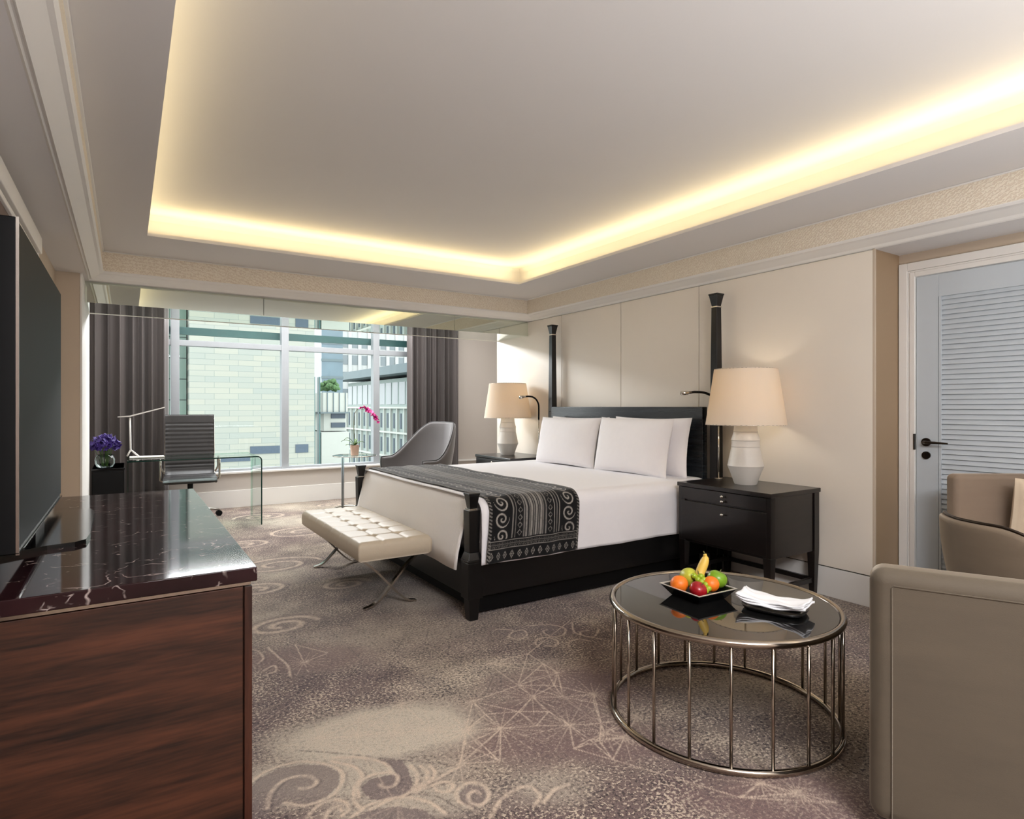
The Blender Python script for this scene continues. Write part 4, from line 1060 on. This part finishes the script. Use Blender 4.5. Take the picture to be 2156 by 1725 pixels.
gr = thing('grape_bunch', 'bunch of green grapes in the middle of the fruit dish', 'grapes', fc+Vector((0, 0, .058)))
k = 0
for du, dd, dv in [(.012, .0, .026), (.0, .01, .018), (.022, -.008, .014), (.008, -.022, .010), (.024, -.03, .0), (.012, -.04, -.008), (.03, -.045, -.012), (.02, .012, .024), (-.004, -.012, .016), (.034, -.018, .004), (.016, -.055, -.018), (-.014, .006, .026)]:
    p = uR*du+uD*dd+Vector((0, 0, dv)); MB().ball(p, .0125, 14, 10).build('grape', M['grape'], gr, smooth=True)
MB().tube([tuple(uR*.01+Vector((0, 0, .02))), tuple(uR*0+Vector((0, 0, .05)))], .002, 6).build('stalk', M['stem'], gr)
bn_ = thing('banana', 'yellow banana standing up at the back of the fruit dish', 'banana', fc+uR*.022+uD*.022+Vector((0, 0, .075)))
bp_ = [uR*x+uD*y+Vector((0, 0, z)) for x, y, z in [(-.014, -.012, -.012), (-.012, -.010, .0), (-.004, 0, .022), (.008, .004, .048), (.017, .006, .070), (.018, .006, .086), (.015, .006, .096)]]
MB().tube(curve3(bp_, 4), [.006]+[.008+.012*math.sin(min(1, i/20)*PI)**.6 for i in range(1, 24)]+[.003], 8).build('skin', M['banana'], bn_, smooth=True)
MB().tube([tuple(bp_[0]), tuple(bp_[0]-Vector((0, 0, .006)))], .0055, 8).build('tip', M['black'], bn_)
MB().tube([tuple(bp_[-1]), tuple(bp_[-1]+uR*-.004+Vector((0, 0, .012)))], .003, 8).build('stalk', M['stem'], bn_)
# plate with folded napkin
pc = Vector((2.135, 1.425, TZ+.001))
pl = thing('plate', 'black plate under the folded napkin on the coffee table', 'plate', pc, math.radians(-72))
V = []; F = []; n = 40
for (a, b, z) in ((.075, .05, 0), (.11, .08, .004), (.118, .088, .016), (.114, .084, .016), (.10, .07, .007)):
    for k in range(n):
        t = 2*PI*k/n; c, s_ = math.cos(t), math.sin(t); e = .6
        V.append((a*math.copysign(abs(c)**e, c), b*math.copysign(abs(s_)**e, s_), z))
for i in range(4):
    for k in range(n): F.append((i*n+k, i*n+(k+1) % n, (i+1)*n+(k+1) % n, (i+1)*n+k))
F += [tuple(range(n))[::-1], tuple(4*n+k for k in range(n))]
mk('dish', V, F, M['black_gloss'], pl, True)
nk = tag(bpy.data.objects.new('napkin', None), 'white folded cloth napkin lying on the black plate', 'napkin'); COL.objects.link(nk); nk.location = pc+Vector((0, 0, .017)); nk.rotation_euler = (0, 0, math.radians(-72))
for li, (sx, sy, z0) in enumerate([(1, 1, 0.0), (.97, .96, .007), (.98, .93, .014)]):
    nu, nv = 30, 16; V = []; F = []
    for j in range(nv+1):
        for i in range(nu+1):
            u = -1+2*i/nu; v = -1+2*j/nv
            V.append((u*.128*sx+.004*math.sin(v*3+li), v*.062*sy*(1+.12*u*u)+.006*math.sin(u*4+li), z0+.006+.022*abs(u)**3+.003*math.sin(u*7+v*3+li)+.002*math.sin(v*6)))
    for j in range(nv):
        for i in range(nu): F.append((j*(nu+1)+i, j*(nu+1)+i+1, (j+1)*(nu+1)+i+1, (j+1)*(nu+1)+i))
    o = mk('fold', V, F, M['napkin'], nk, True); md = o.modifiers.new('s', 'SOLIDIFY'); md.thickness = .005; md.offset = 0

# ================================================================== CHAIRS
def superr(a, b, n, e=.5):
    out = []
    for k in range(n):
        t = 2*PI*k/n; c, s_ = math.cos(t), math.sin(t); out.append((a*math.copysign(abs(c)**e, c), b*math.copysign(abs(s_)**e, s_)))
    return out
def tub_chair(name, label, loc, rz, mat, H, arm, rad, seat_z=.40, piping=None, sweep=.70, depth=1.0, base=True, thick=.05, low=.18):
    """faces +x; shell wraps around the back"""
    t = thing(name, label, 'armchair', loc, rz)
    n = 56; nz = 14; V = []; F = []; top = []
    for i in range(n+1):
        q = -1+2*i/n; a = PI+q*PI*sweep                        # angle round the chair; back is at a=PI
        k = abs(q); s_ = max(0, min(1, (k-.22)/.62)); s_ = s_*s_*(3-2*s_)
        zt = H+(arm-H)*s_
        for j in range(nz+1):
            v = j/nz; z = low+(zt-low)*v
            fl = .74+.26*math.sin(min(1, v*1.15)*PI/2)          # belly
            lean = .10*(z-seat_z)*max(0, 1-k*1.4) if z > seat_z else 0
            r = rad*fl
            x = r*math.cos(a)*depth-lean; y = r*math.sin(a)
            V.append((x, y, z))
        top.append((x, y, zt))
    m = nz+1
    for i in range(n):
        for j in range(nz): F.append((i*m+j, (i+1)*m+j, (i+1)*m+j+1, i*m+j+1))
    o = mk('shell', V, F, mat, t, True)
    md = o.modifiers.new('s', 'SOLIDIFY'); md.thickness = thick; md.offset = 0
    md = o.modifiers.new('b', 'BEVEL'); md.width = thick*.42; md.segments = 3; md.limit_method = 'ANGLE'; md.angle_limit = .9
    if piping:
        tp = [Vector(p)+Vector((0, 0, .004)) for p in top]
        e0 = [Vector(V[j])+Vector((.003, 0, 0)) for j in range(0, nz, 2)]; e1 = [Vector(V[n*m+j]) for j in range(nz-2, -1, -2)]
        MB().tube(e0+tp+e1, .007, 8).build('piping', piping, t, smooth=True)
    r = rad*.80
    sp = superr(r*.98, r*.95, 40, .8); V = []; F = []
    for (k, z) in ((.9, seat_z-.13), (1, seat_z-.11), (1, seat_z-.02), (.96, seat_z), (.5, seat_z+.012)):
        V += [(x*k+.03, y*k, z) for x, y in sp]
    for i in range(4):
        for k in range(40): F.append((i*40+k, i*40+(k+1) % 40, (i+1)*40+(k+1) % 40, (i+1)*40+k))
    F += [tuple(range(40))[::-1], tuple(160+k for k in range(40))]
    mk('seat_cushion', V, F, mat, t, True)
    MB().lathe([(0, low-.02), (rad*.66, low-.02), (rad*.76, low+.01), (rad*.76, low+.05), (0, low+.05)], 40).build('seat_base', mat, t, smooth=True)
    for sx in (-1, 1):
        for sy in (-1, 1):
            MB().tube([(sx*rad*.5, sy*rad*.5, low), (sx*rad*.62, sy*rad*.62, 0)], [.018, .011], 10).build('leg', M['dark_metal'], t)
    return t
tub_chair('armchair', 'grey velvet high back tub armchair in front of the window by the curtain', (2.95, 6.85, 0), math.radians(192), M['grey_velvet'], 1.05, .62, .47, .42, M['leather'], .62, thick=.06)
tub_chair('armchair', 'taupe quilted tub armchair with dark piping between the foreground armchair and the door', (3.285, .865, 0), math.radians(-38), M['taupe_velvet'], .775, .56, .385, .42, M['dark_metal'], .62, thick=.045)

# foreground club armchair, seen from outside its left arm
fa = thing('armchair', 'large beige velvet armchair cropped at the right edge in the foreground', 'armchair', (1.804, .904, 0), math.atan2(-.31, .147))
# local x runs along the visible side (away from the table), local y to the right-hand side (+)
def padded(name, b, r, par, mat=M['beige_velvet'], seg=6): return MB().box(*b).build(name, mat, par, bevel=r, seg=seg)
padded('backrest', (0, .80, 0.0, .12, .06, .785), .04, fa)
padded('arm', (0, .11, .122, .74, .06, .58), .035, fa)
padded('arm', (.69, .80, .122, .74, .06, .58), .035, fa)
padded('seat_cushion', (.114, .686, .124, .75, .28, .44), .05, fa)
padded('seat_base', (.112, .688, .124, .72, .06, .278), .02, fa)
sm = MB().tube([(.055, -.001, .07), (.055, -.001, .735), (.06, -.001, .742), (.75, -.001, .742), (.755, -.001, .735), (.755, -.001, .07)], .002, 8); sm.build('seam', M['beige_velvet'], fa, smooth=True)
for x in (.06, .74):
    for y in (.06, .67): MB().tube([(x, y, .065), (x, y, 0)], [.02, .014], 10).build('leg', M['dark_metal'], fa)
# far upholstered chair with cushion, by the door
fs_ = thing('armchair', 'rose beige square back armchair standing in front of the louvred door', 'armchair', (3.815, 1.455, 0), math.atan2(-.5398, .8418))
padded('backrest', (0, .44, .0, .09, .06, .88), .03, fs_, M['pink_beige'])
padded('seat', (.0, .44, -.26, -.002, .26, .43), .04, fs_, M['pink_beige'])
for x in (.05, .39):
    for y in (.04, -.22): MB().tube([(x, y, .27), (x, y, 0)], [.018, .013], 10).build('leg', M['dark_metal'], fs_)
cu_ = pillow('cream throw cushion leaning against the rose beige armchair back by the door', 0, 0, .30, .36, .10, 0, 0, 9)
cu_.name = 'throw_cushion'; cu_['category'] = 'cushion'; del cu_['group']; cu_.data.materials[0] = M['cream_cushion']
dirx = Vector((.8418, -.5398, 0)); diry = Vector((.5398, .8418, 0))
cu_.location = Vector((3.815, 1.455, 0))+dirx*.36-diry*.09+Vector((0, 0, .52)); cu_.rotation_euler = (0, .12, math.radians(-122.7))

# ================================================================== DESK GROUP
GD = thing('desk', 'clear glass waterfall desk in front of the window', 'desk', (0, 6.81, 0))
GDX1 = 1.215; GDX0 = .005; gt = .012
def glassbend():
    pts_ = [(GDX0, .73)]
    out = [(GDX0, .73), (GDX1-.05, .73)]+[(GDX1-.05+.05*math.sin(a), .68+.05*math.cos(a)) for a in [PI/2*k/6 for k in range(1, 7)]]+[(GDX1, 0)]
    inn = [(GDX0, .73-gt), (GDX1-.05, .73-gt)]+[(GDX1-.05+(.05-gt)*math.sin(a), .68+(.05-gt)*math.cos(a)) for a in [PI/2*k/6 for k in range(1, 7)]]+[(GDX1-gt, 0)]
    m = len(out); V = [(x, 0, z) for x, z in out]+[(x, .64, z) for x, z in out]
    F = [(i, i+1, m+i+1, m+i) for i in range(m-1)]
    mk('glass_sheet', V, F, M['desk_glass'], GD, True)
    V = []; F = []
    for nm_, mt_, y0, y1 in (('glass_edge', M['desk_edge'], -.001, .003), ('far_glass_edge', M['desk_glass'], .637, .641)):
        V = []; F = []; b = 0
        for y in (y0, y1): V += [(x, y, z) for x, z in out]+[(x, y, z) for x, z in inn]
        for i in range(m-1):
            F += [(b+i, b+i+1, b+m+i+1, b+m+i), (b+2*m+i, b+3*m+i, b+3*m+i+1, b+2*m+i+1), (b+i, b+2*m+i, b+2*m+i+1, b+i+1), (b+m+i, b+m+i+1, b+3*m+i+1, b+3*m+i)]
        mk(nm_, V, F, mt_, GD)
    MB().box(GDX0, GDX0+.012, .02, .62, 0, .718).build('end_panel', M['desk_glass'], GD)
glassbend()
cb = thing('desk_cabinet', 'low black cabinet beside the glass desk, under the purple flowers', 'cabinet', (-.26, 6.45, 0))
MB().box(0, .245, 0, .60, .04, .70).build('body', M['black'], cb, bevel=.004)
MB().box(-.0, .25, -.004, .604, .685, .70).build('top', M['black_gloss'], cb, bevel=.002)
for i in range(2): MB().box(.01, .235, -.01, .002, .06+.32*i, .36+.31*i).build('drawer', M['black'], cb, bevel=.002)
MB().box(.02, .225, .03, .57, 0, .04).build('plinth', M['black'], cb)
# purple flowers in a glass bowl
pf = thing('flower_vase', 'purple flowers in a clear glass bowl on the black desk cabinet', 'flowers', (-.165, 6.62, .70))
MB().lathe([(0, .002), (.06, .0), (.075, .03), (.078, .07), (.065, .115)], 32).build('bowl', M['vase_glass'], pf, smooth=True)
rr = random.Random(4); sm = MB()
for k in range(26):
    a = rr.uniform(0, 2*PI); r_ = rr.uniform(.01, .085); top_ = Vector((r_*math.cos(a), r_*math.sin(a), rr.uniform(.15, .22)))
    sm.tube([(.02*math.cos(a), .02*math.sin(a), .01), tuple(top_)], .0022, 6)
sm.build('stems', M['leaf'], pf)
fl = MB()
def bloom(mb, c, s_, rr, petals=5):
    ax = Vector((rr.uniform(-1, 1), rr.uniform(-1, .2), rr.uniform(.2, 1))).normalized(); u = ax.orthogonal().normalized(); v = ax.cross(u)
    for k in range(petals):
        a = 2*PI*k/petals; d = u*math.cos(a)+v*math.sin(a); e = ax.cross(d)
        p0 = c; p1 = c+d*s_*.55+e*s_*.38+ax*s_*.12; p2 = c+d*s_*1.0+ax*s_*.05; p3 = c+d*s_*.55-e*s_*.38+ax*s_*.12
        mb.add([p0, p1, p2, p3], [(0, 1, 2, 3)])
for k in range(170):
    a = rr.uniform(0, 2*PI); el = rr.uniform(-.5, PI/2); q_ = rr.uniform(.75, 1)
    c = Vector((.115*q_*math.cos(a)*math.cos(el), .115*q_*math.sin(a)*math.cos(el), .20+.085*q_*math.sin(el))); bloom(fl, c, .03, rr)
o = fl.build('blossoms', M['purple'], pf); md = o.modifiers.new('s', 'SOLIDIFY'); md.thickness = .002
# desk lamp: base plate, forked stem, long slim head
dl_ = thing('desk_lamp', 'slim white desk lamp with angled bar head on the glass desk', 'desk lamp', (.13, 7.22, .7305))
MB().box(-.105, .20, -.07, .07, 0, .014).build('base', M['white_metal'], dl_, bevel=.006)
MB().tube([(-.02, 0, .012), (-.085, 0, .075), (-.095, 0, .085), (-.10, 0, .41)], .0085, 10).tube([(-.095, 0, .08), (-.125, 0, .02)], .008, 10).build('stem', M['white_metal'], dl_, smooth=True)
MB().add([(-.205, -.016, .415), (-.10, -.016, .418), (.205, -.016, .510), (.205, .016, .510), (-.10, .016, .418), (-.205, .016, .415), (-.205, -.016, .421), (-.10, -.016, .432), (.205, -.016, .520), (.205, .016, .520), (-.10, .016, .432), (-.205, .016, .421)],
         [(0, 5, 4, 1), (1, 4, 3, 2), (6, 7, 10, 11), (7, 8, 9, 10), (0, 1, 7, 6), (1, 2, 8, 7), (3, 4, 10, 9), (4, 5, 11, 10), (0, 6, 11, 5), (2, 3, 9, 8)]).build('head', M['white_metal'], dl_)
# office chair, facing the room from behind the desk
oc = thing('office_chair', 'black ribbed leather office chair with chrome arms behind the glass desk', 'office chair', (.60, 7.58, 0), math.radians(-4))
def ribpad(name, w, path, rib, th, mat, par):
    """pad following a path in the y-z plane, ribs across"""
    pts_ = curve3([(0, a, b) for a, b in path], 24); n = len(pts_); V = []; F = []
    L = [0]
    for i in range(1, n): L.append(L[-1]+float(np.linalg.norm(np.array(pts_[i])-np.array(pts_[i-1]))))
    nx = 8
    for side in (1, -1):
        for i in range(n):
            q = np.array(pts_[min(i+1, n-1)])-np.array(pts_[max(i-1, 0)]); q = q/np.linalg.norm(q); nn = np.array([0, q[2], -q[1]])
            b = th*(.55+.45*abs(math.sin(PI*L[i]/rib))) if .10 < L[i] < L[-1]-.10 else th*.95
            if i in (0, n-1): b = th*.2
            for k in range(nx+1):
                u = -1+2*k/nx; bb = b*(1-.25*u**4); p = np.array(pts_[i])+nn*bb*side; V.append((u*w/2, p[1], p[2]))
    m = nx+1
    for s_ in (0, 1):
        for i in range(n-1):
            for k in range(nx):
                a = s_*n*m+i*m+k; f = (a, a+1, a+m+1, a+m); F.append(f if s_ else f[::-1])
    for i in range(n-1):
        for k in (0, nx):
            a = i*m+k; F.append((a, a+m, n*m+a+m, n*m+a))
    for k in range(nx):
        F.append((k, k+1, n*m+k+1, n*m+k)); a = (n-1)*m+k; F.append((a, a+1, n*m+a+1, n*m+a))
    return mk(name, V, F, mat, par, True)
ribpad('backrest', .50, [(.17, .47), (.22, .53), (.25, .70), (.28, .95), (.31, 1.16)], .047, .016, M['leather'], oc)
ribpad('seat', .52, [(-.24, .43), (-.20, .455), (-.05, .46), (.12, .45), (.19, .475)], .047, .018, M['leather'], oc)
for s_ in (-1, 1):
    x = s_*.285
    MB().tube(curve3([(x*.9, .22, .50), (x, .20, .56), (x, .17, .655), (x, .08, .685), (x, -.10, .685), (x, -.16, .65), (x, -.15, .52), (x, -.12, .46), (x*.9, -.08, .44)], 6), .011, 10).build('armrest', M['chrome'], oc, smooth=True)
    MB().tube(curve3([(x*.86, .31, 1.15), (x*.87, .255, .70), (x*.87, .21, .50), (x*.87, .10, .435), (x*.87, -.22, .42)], 6), .008, 8).build('side_rail', M['chrome'], oc, smooth=True)
MB().tube([(0, 0, .42), (0, 0, .09)], [.03, .022], 16).build('gas_stem', M['black'], oc)
MB().tube([(-.23, .02, .425), (0, .02, .40), (.23, .02, .425)], .012, 10).build('crossbar', M['chrome'], oc, smooth=True)
for k in range(5):
    a = 2*PI*k/5+.25; ex, ey = .30*math.cos(a), .30*math.sin(a)
    lg = MB().tube([(0, 0, .115), (ex*.5, ey*.5, .10), (ex, ey, .075)], [.018, .014, .011], 10).build('base_leg', M['chrome'], oc, smooth=True)
    MB().tube([(ex-.02*math.sin(a), ey+.02*math.cos(a), .032), (ex+.02*math.sin(a), ey-.02*math.cos(a), .032)], .032, 16).tube([(ex, ey, .075), (ex, ey, .04)], .007, 8).build('caster', M['black'], lg)

# ---- glass side table + orchid
stt = thing('side_table', 'small round glass side table by the window beside the grey armchair', 'side table', (2.39, 7.35, 0))
autosmooth(MB().lathe([(0, .642), (.262, .642), (.262, .650), (0, .650)], 64).build('glass_top', M['desk_glass'], stt), 30)
MB().ring(0, 0, .646, .264, .005, 64, 8).build('rim', M['nickel'], stt, smooth=True)
MB().tube([(-.16, -.01, .005), (-.16, -.01, .64)], .009, 10).build('post', M['steel'], stt, smooth=True)
MB().tube([(-.13, .03, .005), (-.13, .03, .64)], .006, 10).build('post', M['steel'], stt, smooth=True)
MB().ring(-.10, .0, .008, .14, .008, 48, 8).build('base_ring', M['chrome'], stt, smooth=True)
orc = thing('orchid', 'magenta orchid in a pale pink pot on the glass side table', 'orchid', (2.38, 7.32, .651))
MB().lathe([(0, 0), (.046, 0), (.056, .125), (.05, .125), (.049, .11), (0, .11)], 32).build('pot', M['pink_pot'], orc, smooth=False)
MB().ball((0, 0, .105), .046, 14, 8, lambda d: Vector((d.x, d.y, d.z*.3))).build('soil', M['stem'], orc, smooth=True)
lf = MB()
for a, ln, up in [(2.55, .17, .07), (-.1, .12, .05), (3.6, .15, .02), (1.0, .10, .08), (5.0, .1, .04), (3.0, .13, .10)]:
    d = Vector((math.cos(a), math.sin(a), 0)); e = Vector((-math.sin(a), math.cos(a), 0)); V = []; F = []
    for i in range(9):
        t = i/8; c = Vector((0, 0, .12))+d*ln*t+Vector((0, 0, up*math.sin(t*PI*.75))); w__ = .020*math.sin(PI*min(1, .12+t*.88))**.7
        V += [c-e*w__, c+Vector((0, 0, -.004)), c+e*w__]
    for i in range(8): F += [(i*3, i*3+1, i*3+4, i*3+3), (i*3+1, i*3+2, i*3+5, i*3+4)]
    lf.add(V, F)
o = lf.build('leaves', M['leaf'], orc, smooth=True); md = o.modifiers.new('s', 'SOLIDIFY'); md.thickness = .002
sp_ = curve3([(0, 0, .12), (-.012, 0, .30), (-.008, 0, .46), (.02, -.01, .555), (.09, -.03, .59), (.16, -.06, .56), (.23, -.09, .47), (.265, -.10, .40)], 6)
MB().tube(sp_, .0028, 6).tube([(0, .006, .12), (-.006, .006, .45)], .002, 6).build('stem', M['stem'], orc, smooth=True)
for q, (ti, s_) in enumerate([(.52, .028), (.57, .034), (.62, .038), (.67, .040), (.72, .038), (.77, .038), (.82, .040), (.87, .036), (.92, .03), (.97, .022)]):
    p = Vector(sp_[int(ti*(len(sp_)-1))]); mb = MB()
    for r_ in range(2): bloom(mb, p+Vector((rr.uniform(-.012, .012), -.012-.012*r_, rr.uniform(-.02, .012))), s_, rr)
    o = mb.build('flower', M['magenta'], orc); md = o.modifiers.new('s', 'SOLIDIFY'); md.thickness = .002

# ================================================================== OUTSIDE
struct(box('ground_street', (-60, 120, 8.8, 200, -12.2, -12), M['ground']))
sb = thing('stone_building', 'pale stone clad building filling the left of the window view', 'building', (1.86, 24, -12))
MB().box(0, 4.34, 0, 14, 0, 30).build('stone_wall', M['stone'], sb)
for a, b, z0, z1 in [(2.0, 3.3, 11.5, 11.78), (3.62, 4.1, 11.48, 11.80), (.9, 2.0, 11.25, 11.42)]: MB().box(a, b, -.03, .05, z0, z1).build('window', M['dark_slot'], sb)
gb = thing('green_building', 'grey green tiled building beside the left curtain, behind the window', 'building', (-8, 24.6, -12))
MB().box(0, 9.82, 0, 10, 0, 30).build('tiled_wall', M['stone2'], gb)
MB().box(9.1, 9.25, -.15, 0, 0, 30).build('downpipe', M['eave'], gb)
tw = thing('office_tower', 'white office tower with a grid of windows beyond the other buildings', 'building', (28, 120, -12))
MB().box(0, 48, 0, 14, 0, 90).build('wall', M['tower'], tw)
for j in range(22):
    MB().box(.6, 47.4, -.05, .1, 1.4+j*3.4, 1.4+j*3.4+1.9).build('window_band', M['tower_glass'], tw)
fn = MB()
for i in range(25): fn.box(i*2-.35, i*2+.35, -.25, .12, 0, 90)
fn.build('fins', M['tower'], tw)
bt = thing('blue_glass_tower', 'narrow blue glass tower just right of the pale stone building', 'building', (17.0, 63, -12))
MB().box(0, 2.2, 0, 4, 0, 50).build('glass_wall', M['blue_glass'], bt)
bb = MB()
for j in range(28): bb.box(-.05, 2.25, -.08, 0, j*1.8, j*1.8+.25)
bb.build('floor_bands', M['eave'], bt)
lo = thing('office_block', 'low office block with grey eave and rows of windows at the right of the window', 'building', (30, 62, -12))
HB = 12+1.25+3.75
MB().box(0, 14, 0, 33.5, 0, HB).build('wall', M['low_wall'], lo)
MB().box(-2.0, 15, -1, 36.5, HB+.4, HB+1.5).build('roof_eave', M['eave'], lo)
for fl_, (z0, z1) in enumerate([(12.9+1.3, 16.2), (10.4, 12.7), (7.1, 9.4), (3.9, 6.2), (.6, 3)]):
    for i in range(14):
        y0 = .5+i*2.38
        if fl_ == 0: MB().box(-.06, .05, y0, y0+1.9, z0-.6, z1+.3).build('window', M['tower_glass'], lo)
        else:
            for q in (0, 1): MB().box(-.06, .05, y0+.25+q*.9, y0+.75+q*.9, z0, z1-.3).build('window', M['dark_slot' if q else 'tower_glass'], lo)
lg_ = MB()
for z in (13.15, 9.85, 6.6, 3.3): lg_.box(-.35, 0, 0, 33.5, z-.12, z+.12)
for i in range(15): lg_.box(-.3, 0, .35+i*2.38-.12, .35+i*2.38+.06, 0, 13.2)
lg_.build('facade_ribs', M['white_render'], lo)
pv = thing('white_outbuilding', 'small white rooftop block with plants between the stone building and the office block', 'building', (9.8, 36, -12))
MB().box(0, 1.48, 0, 6, 12.94, 14.1).box(.12, 1.48, .3, 6, 11.8, 12.94).box(-.18, 1.48, -.3, 6, 9.6, 11.75).box(0, 1.48, 0, 6, 0, 9.6).build('wall', M['white_render'], pv)
for z in (12.0, 12.55): MB().box(.55, 1.40, .24, .31, z, z+.30).build('window', M['dark_slot'], pv)
for i in range(4): MB().box(.22+i*.36, .27+i*.36, -.04, 0, 12.94, 14.1).build('wall_rib', M['eave'], pv)
MB().box(-.4, 1.5, -.3, 6, 12.86, 12.94).build('ledge', M['eave'], pv)
MB().box(-.62, -.54, -.3, .2, 9.0, 15).box(-.3, -.24, -.3, .2, 9.0, 15).build('steel_posts', M['teal_fin'], pv)
def shrub(label, x, y, z, R_, n, seed):
    r = random.Random(seed); mb = MB()
    for k in range(n):
        d = Vector((r.gauss(0, 1), r.gauss(0, 1), r.gauss(0, .7))).normalized()*R_*r.uniform(.3, 1)
        mb.ball((d.x, d.y, abs(d.z)+.05), R_*r.uniform(.16, .3), 7, 5, lambda q: Vector((q.x*r.uniform(.8, 1.2), q.y, q.z*r.uniform(.7, 1.1))))
    o = mb.build('shrub', M['foliage'], None); o.location = (x, y, z); return tag(o, label, 'shrub')
shrub('green shrub on top of the white rooftop block outside', 10.55, 37.2, 2.3, .62, 60, 1)
shrub('green shrub low down in front of the white rooftop block outside', 10.35, 34.6, -3.2, .75, 60, 2)
MB_ = MB().box(0, 2, 0, 1.4, 0, 8.6).build('planter_base', M['white_render']); MB_.location = (9.2, 34.0, -12); tag(MB_, 'white planter wall under the low shrub outside', 'planter')
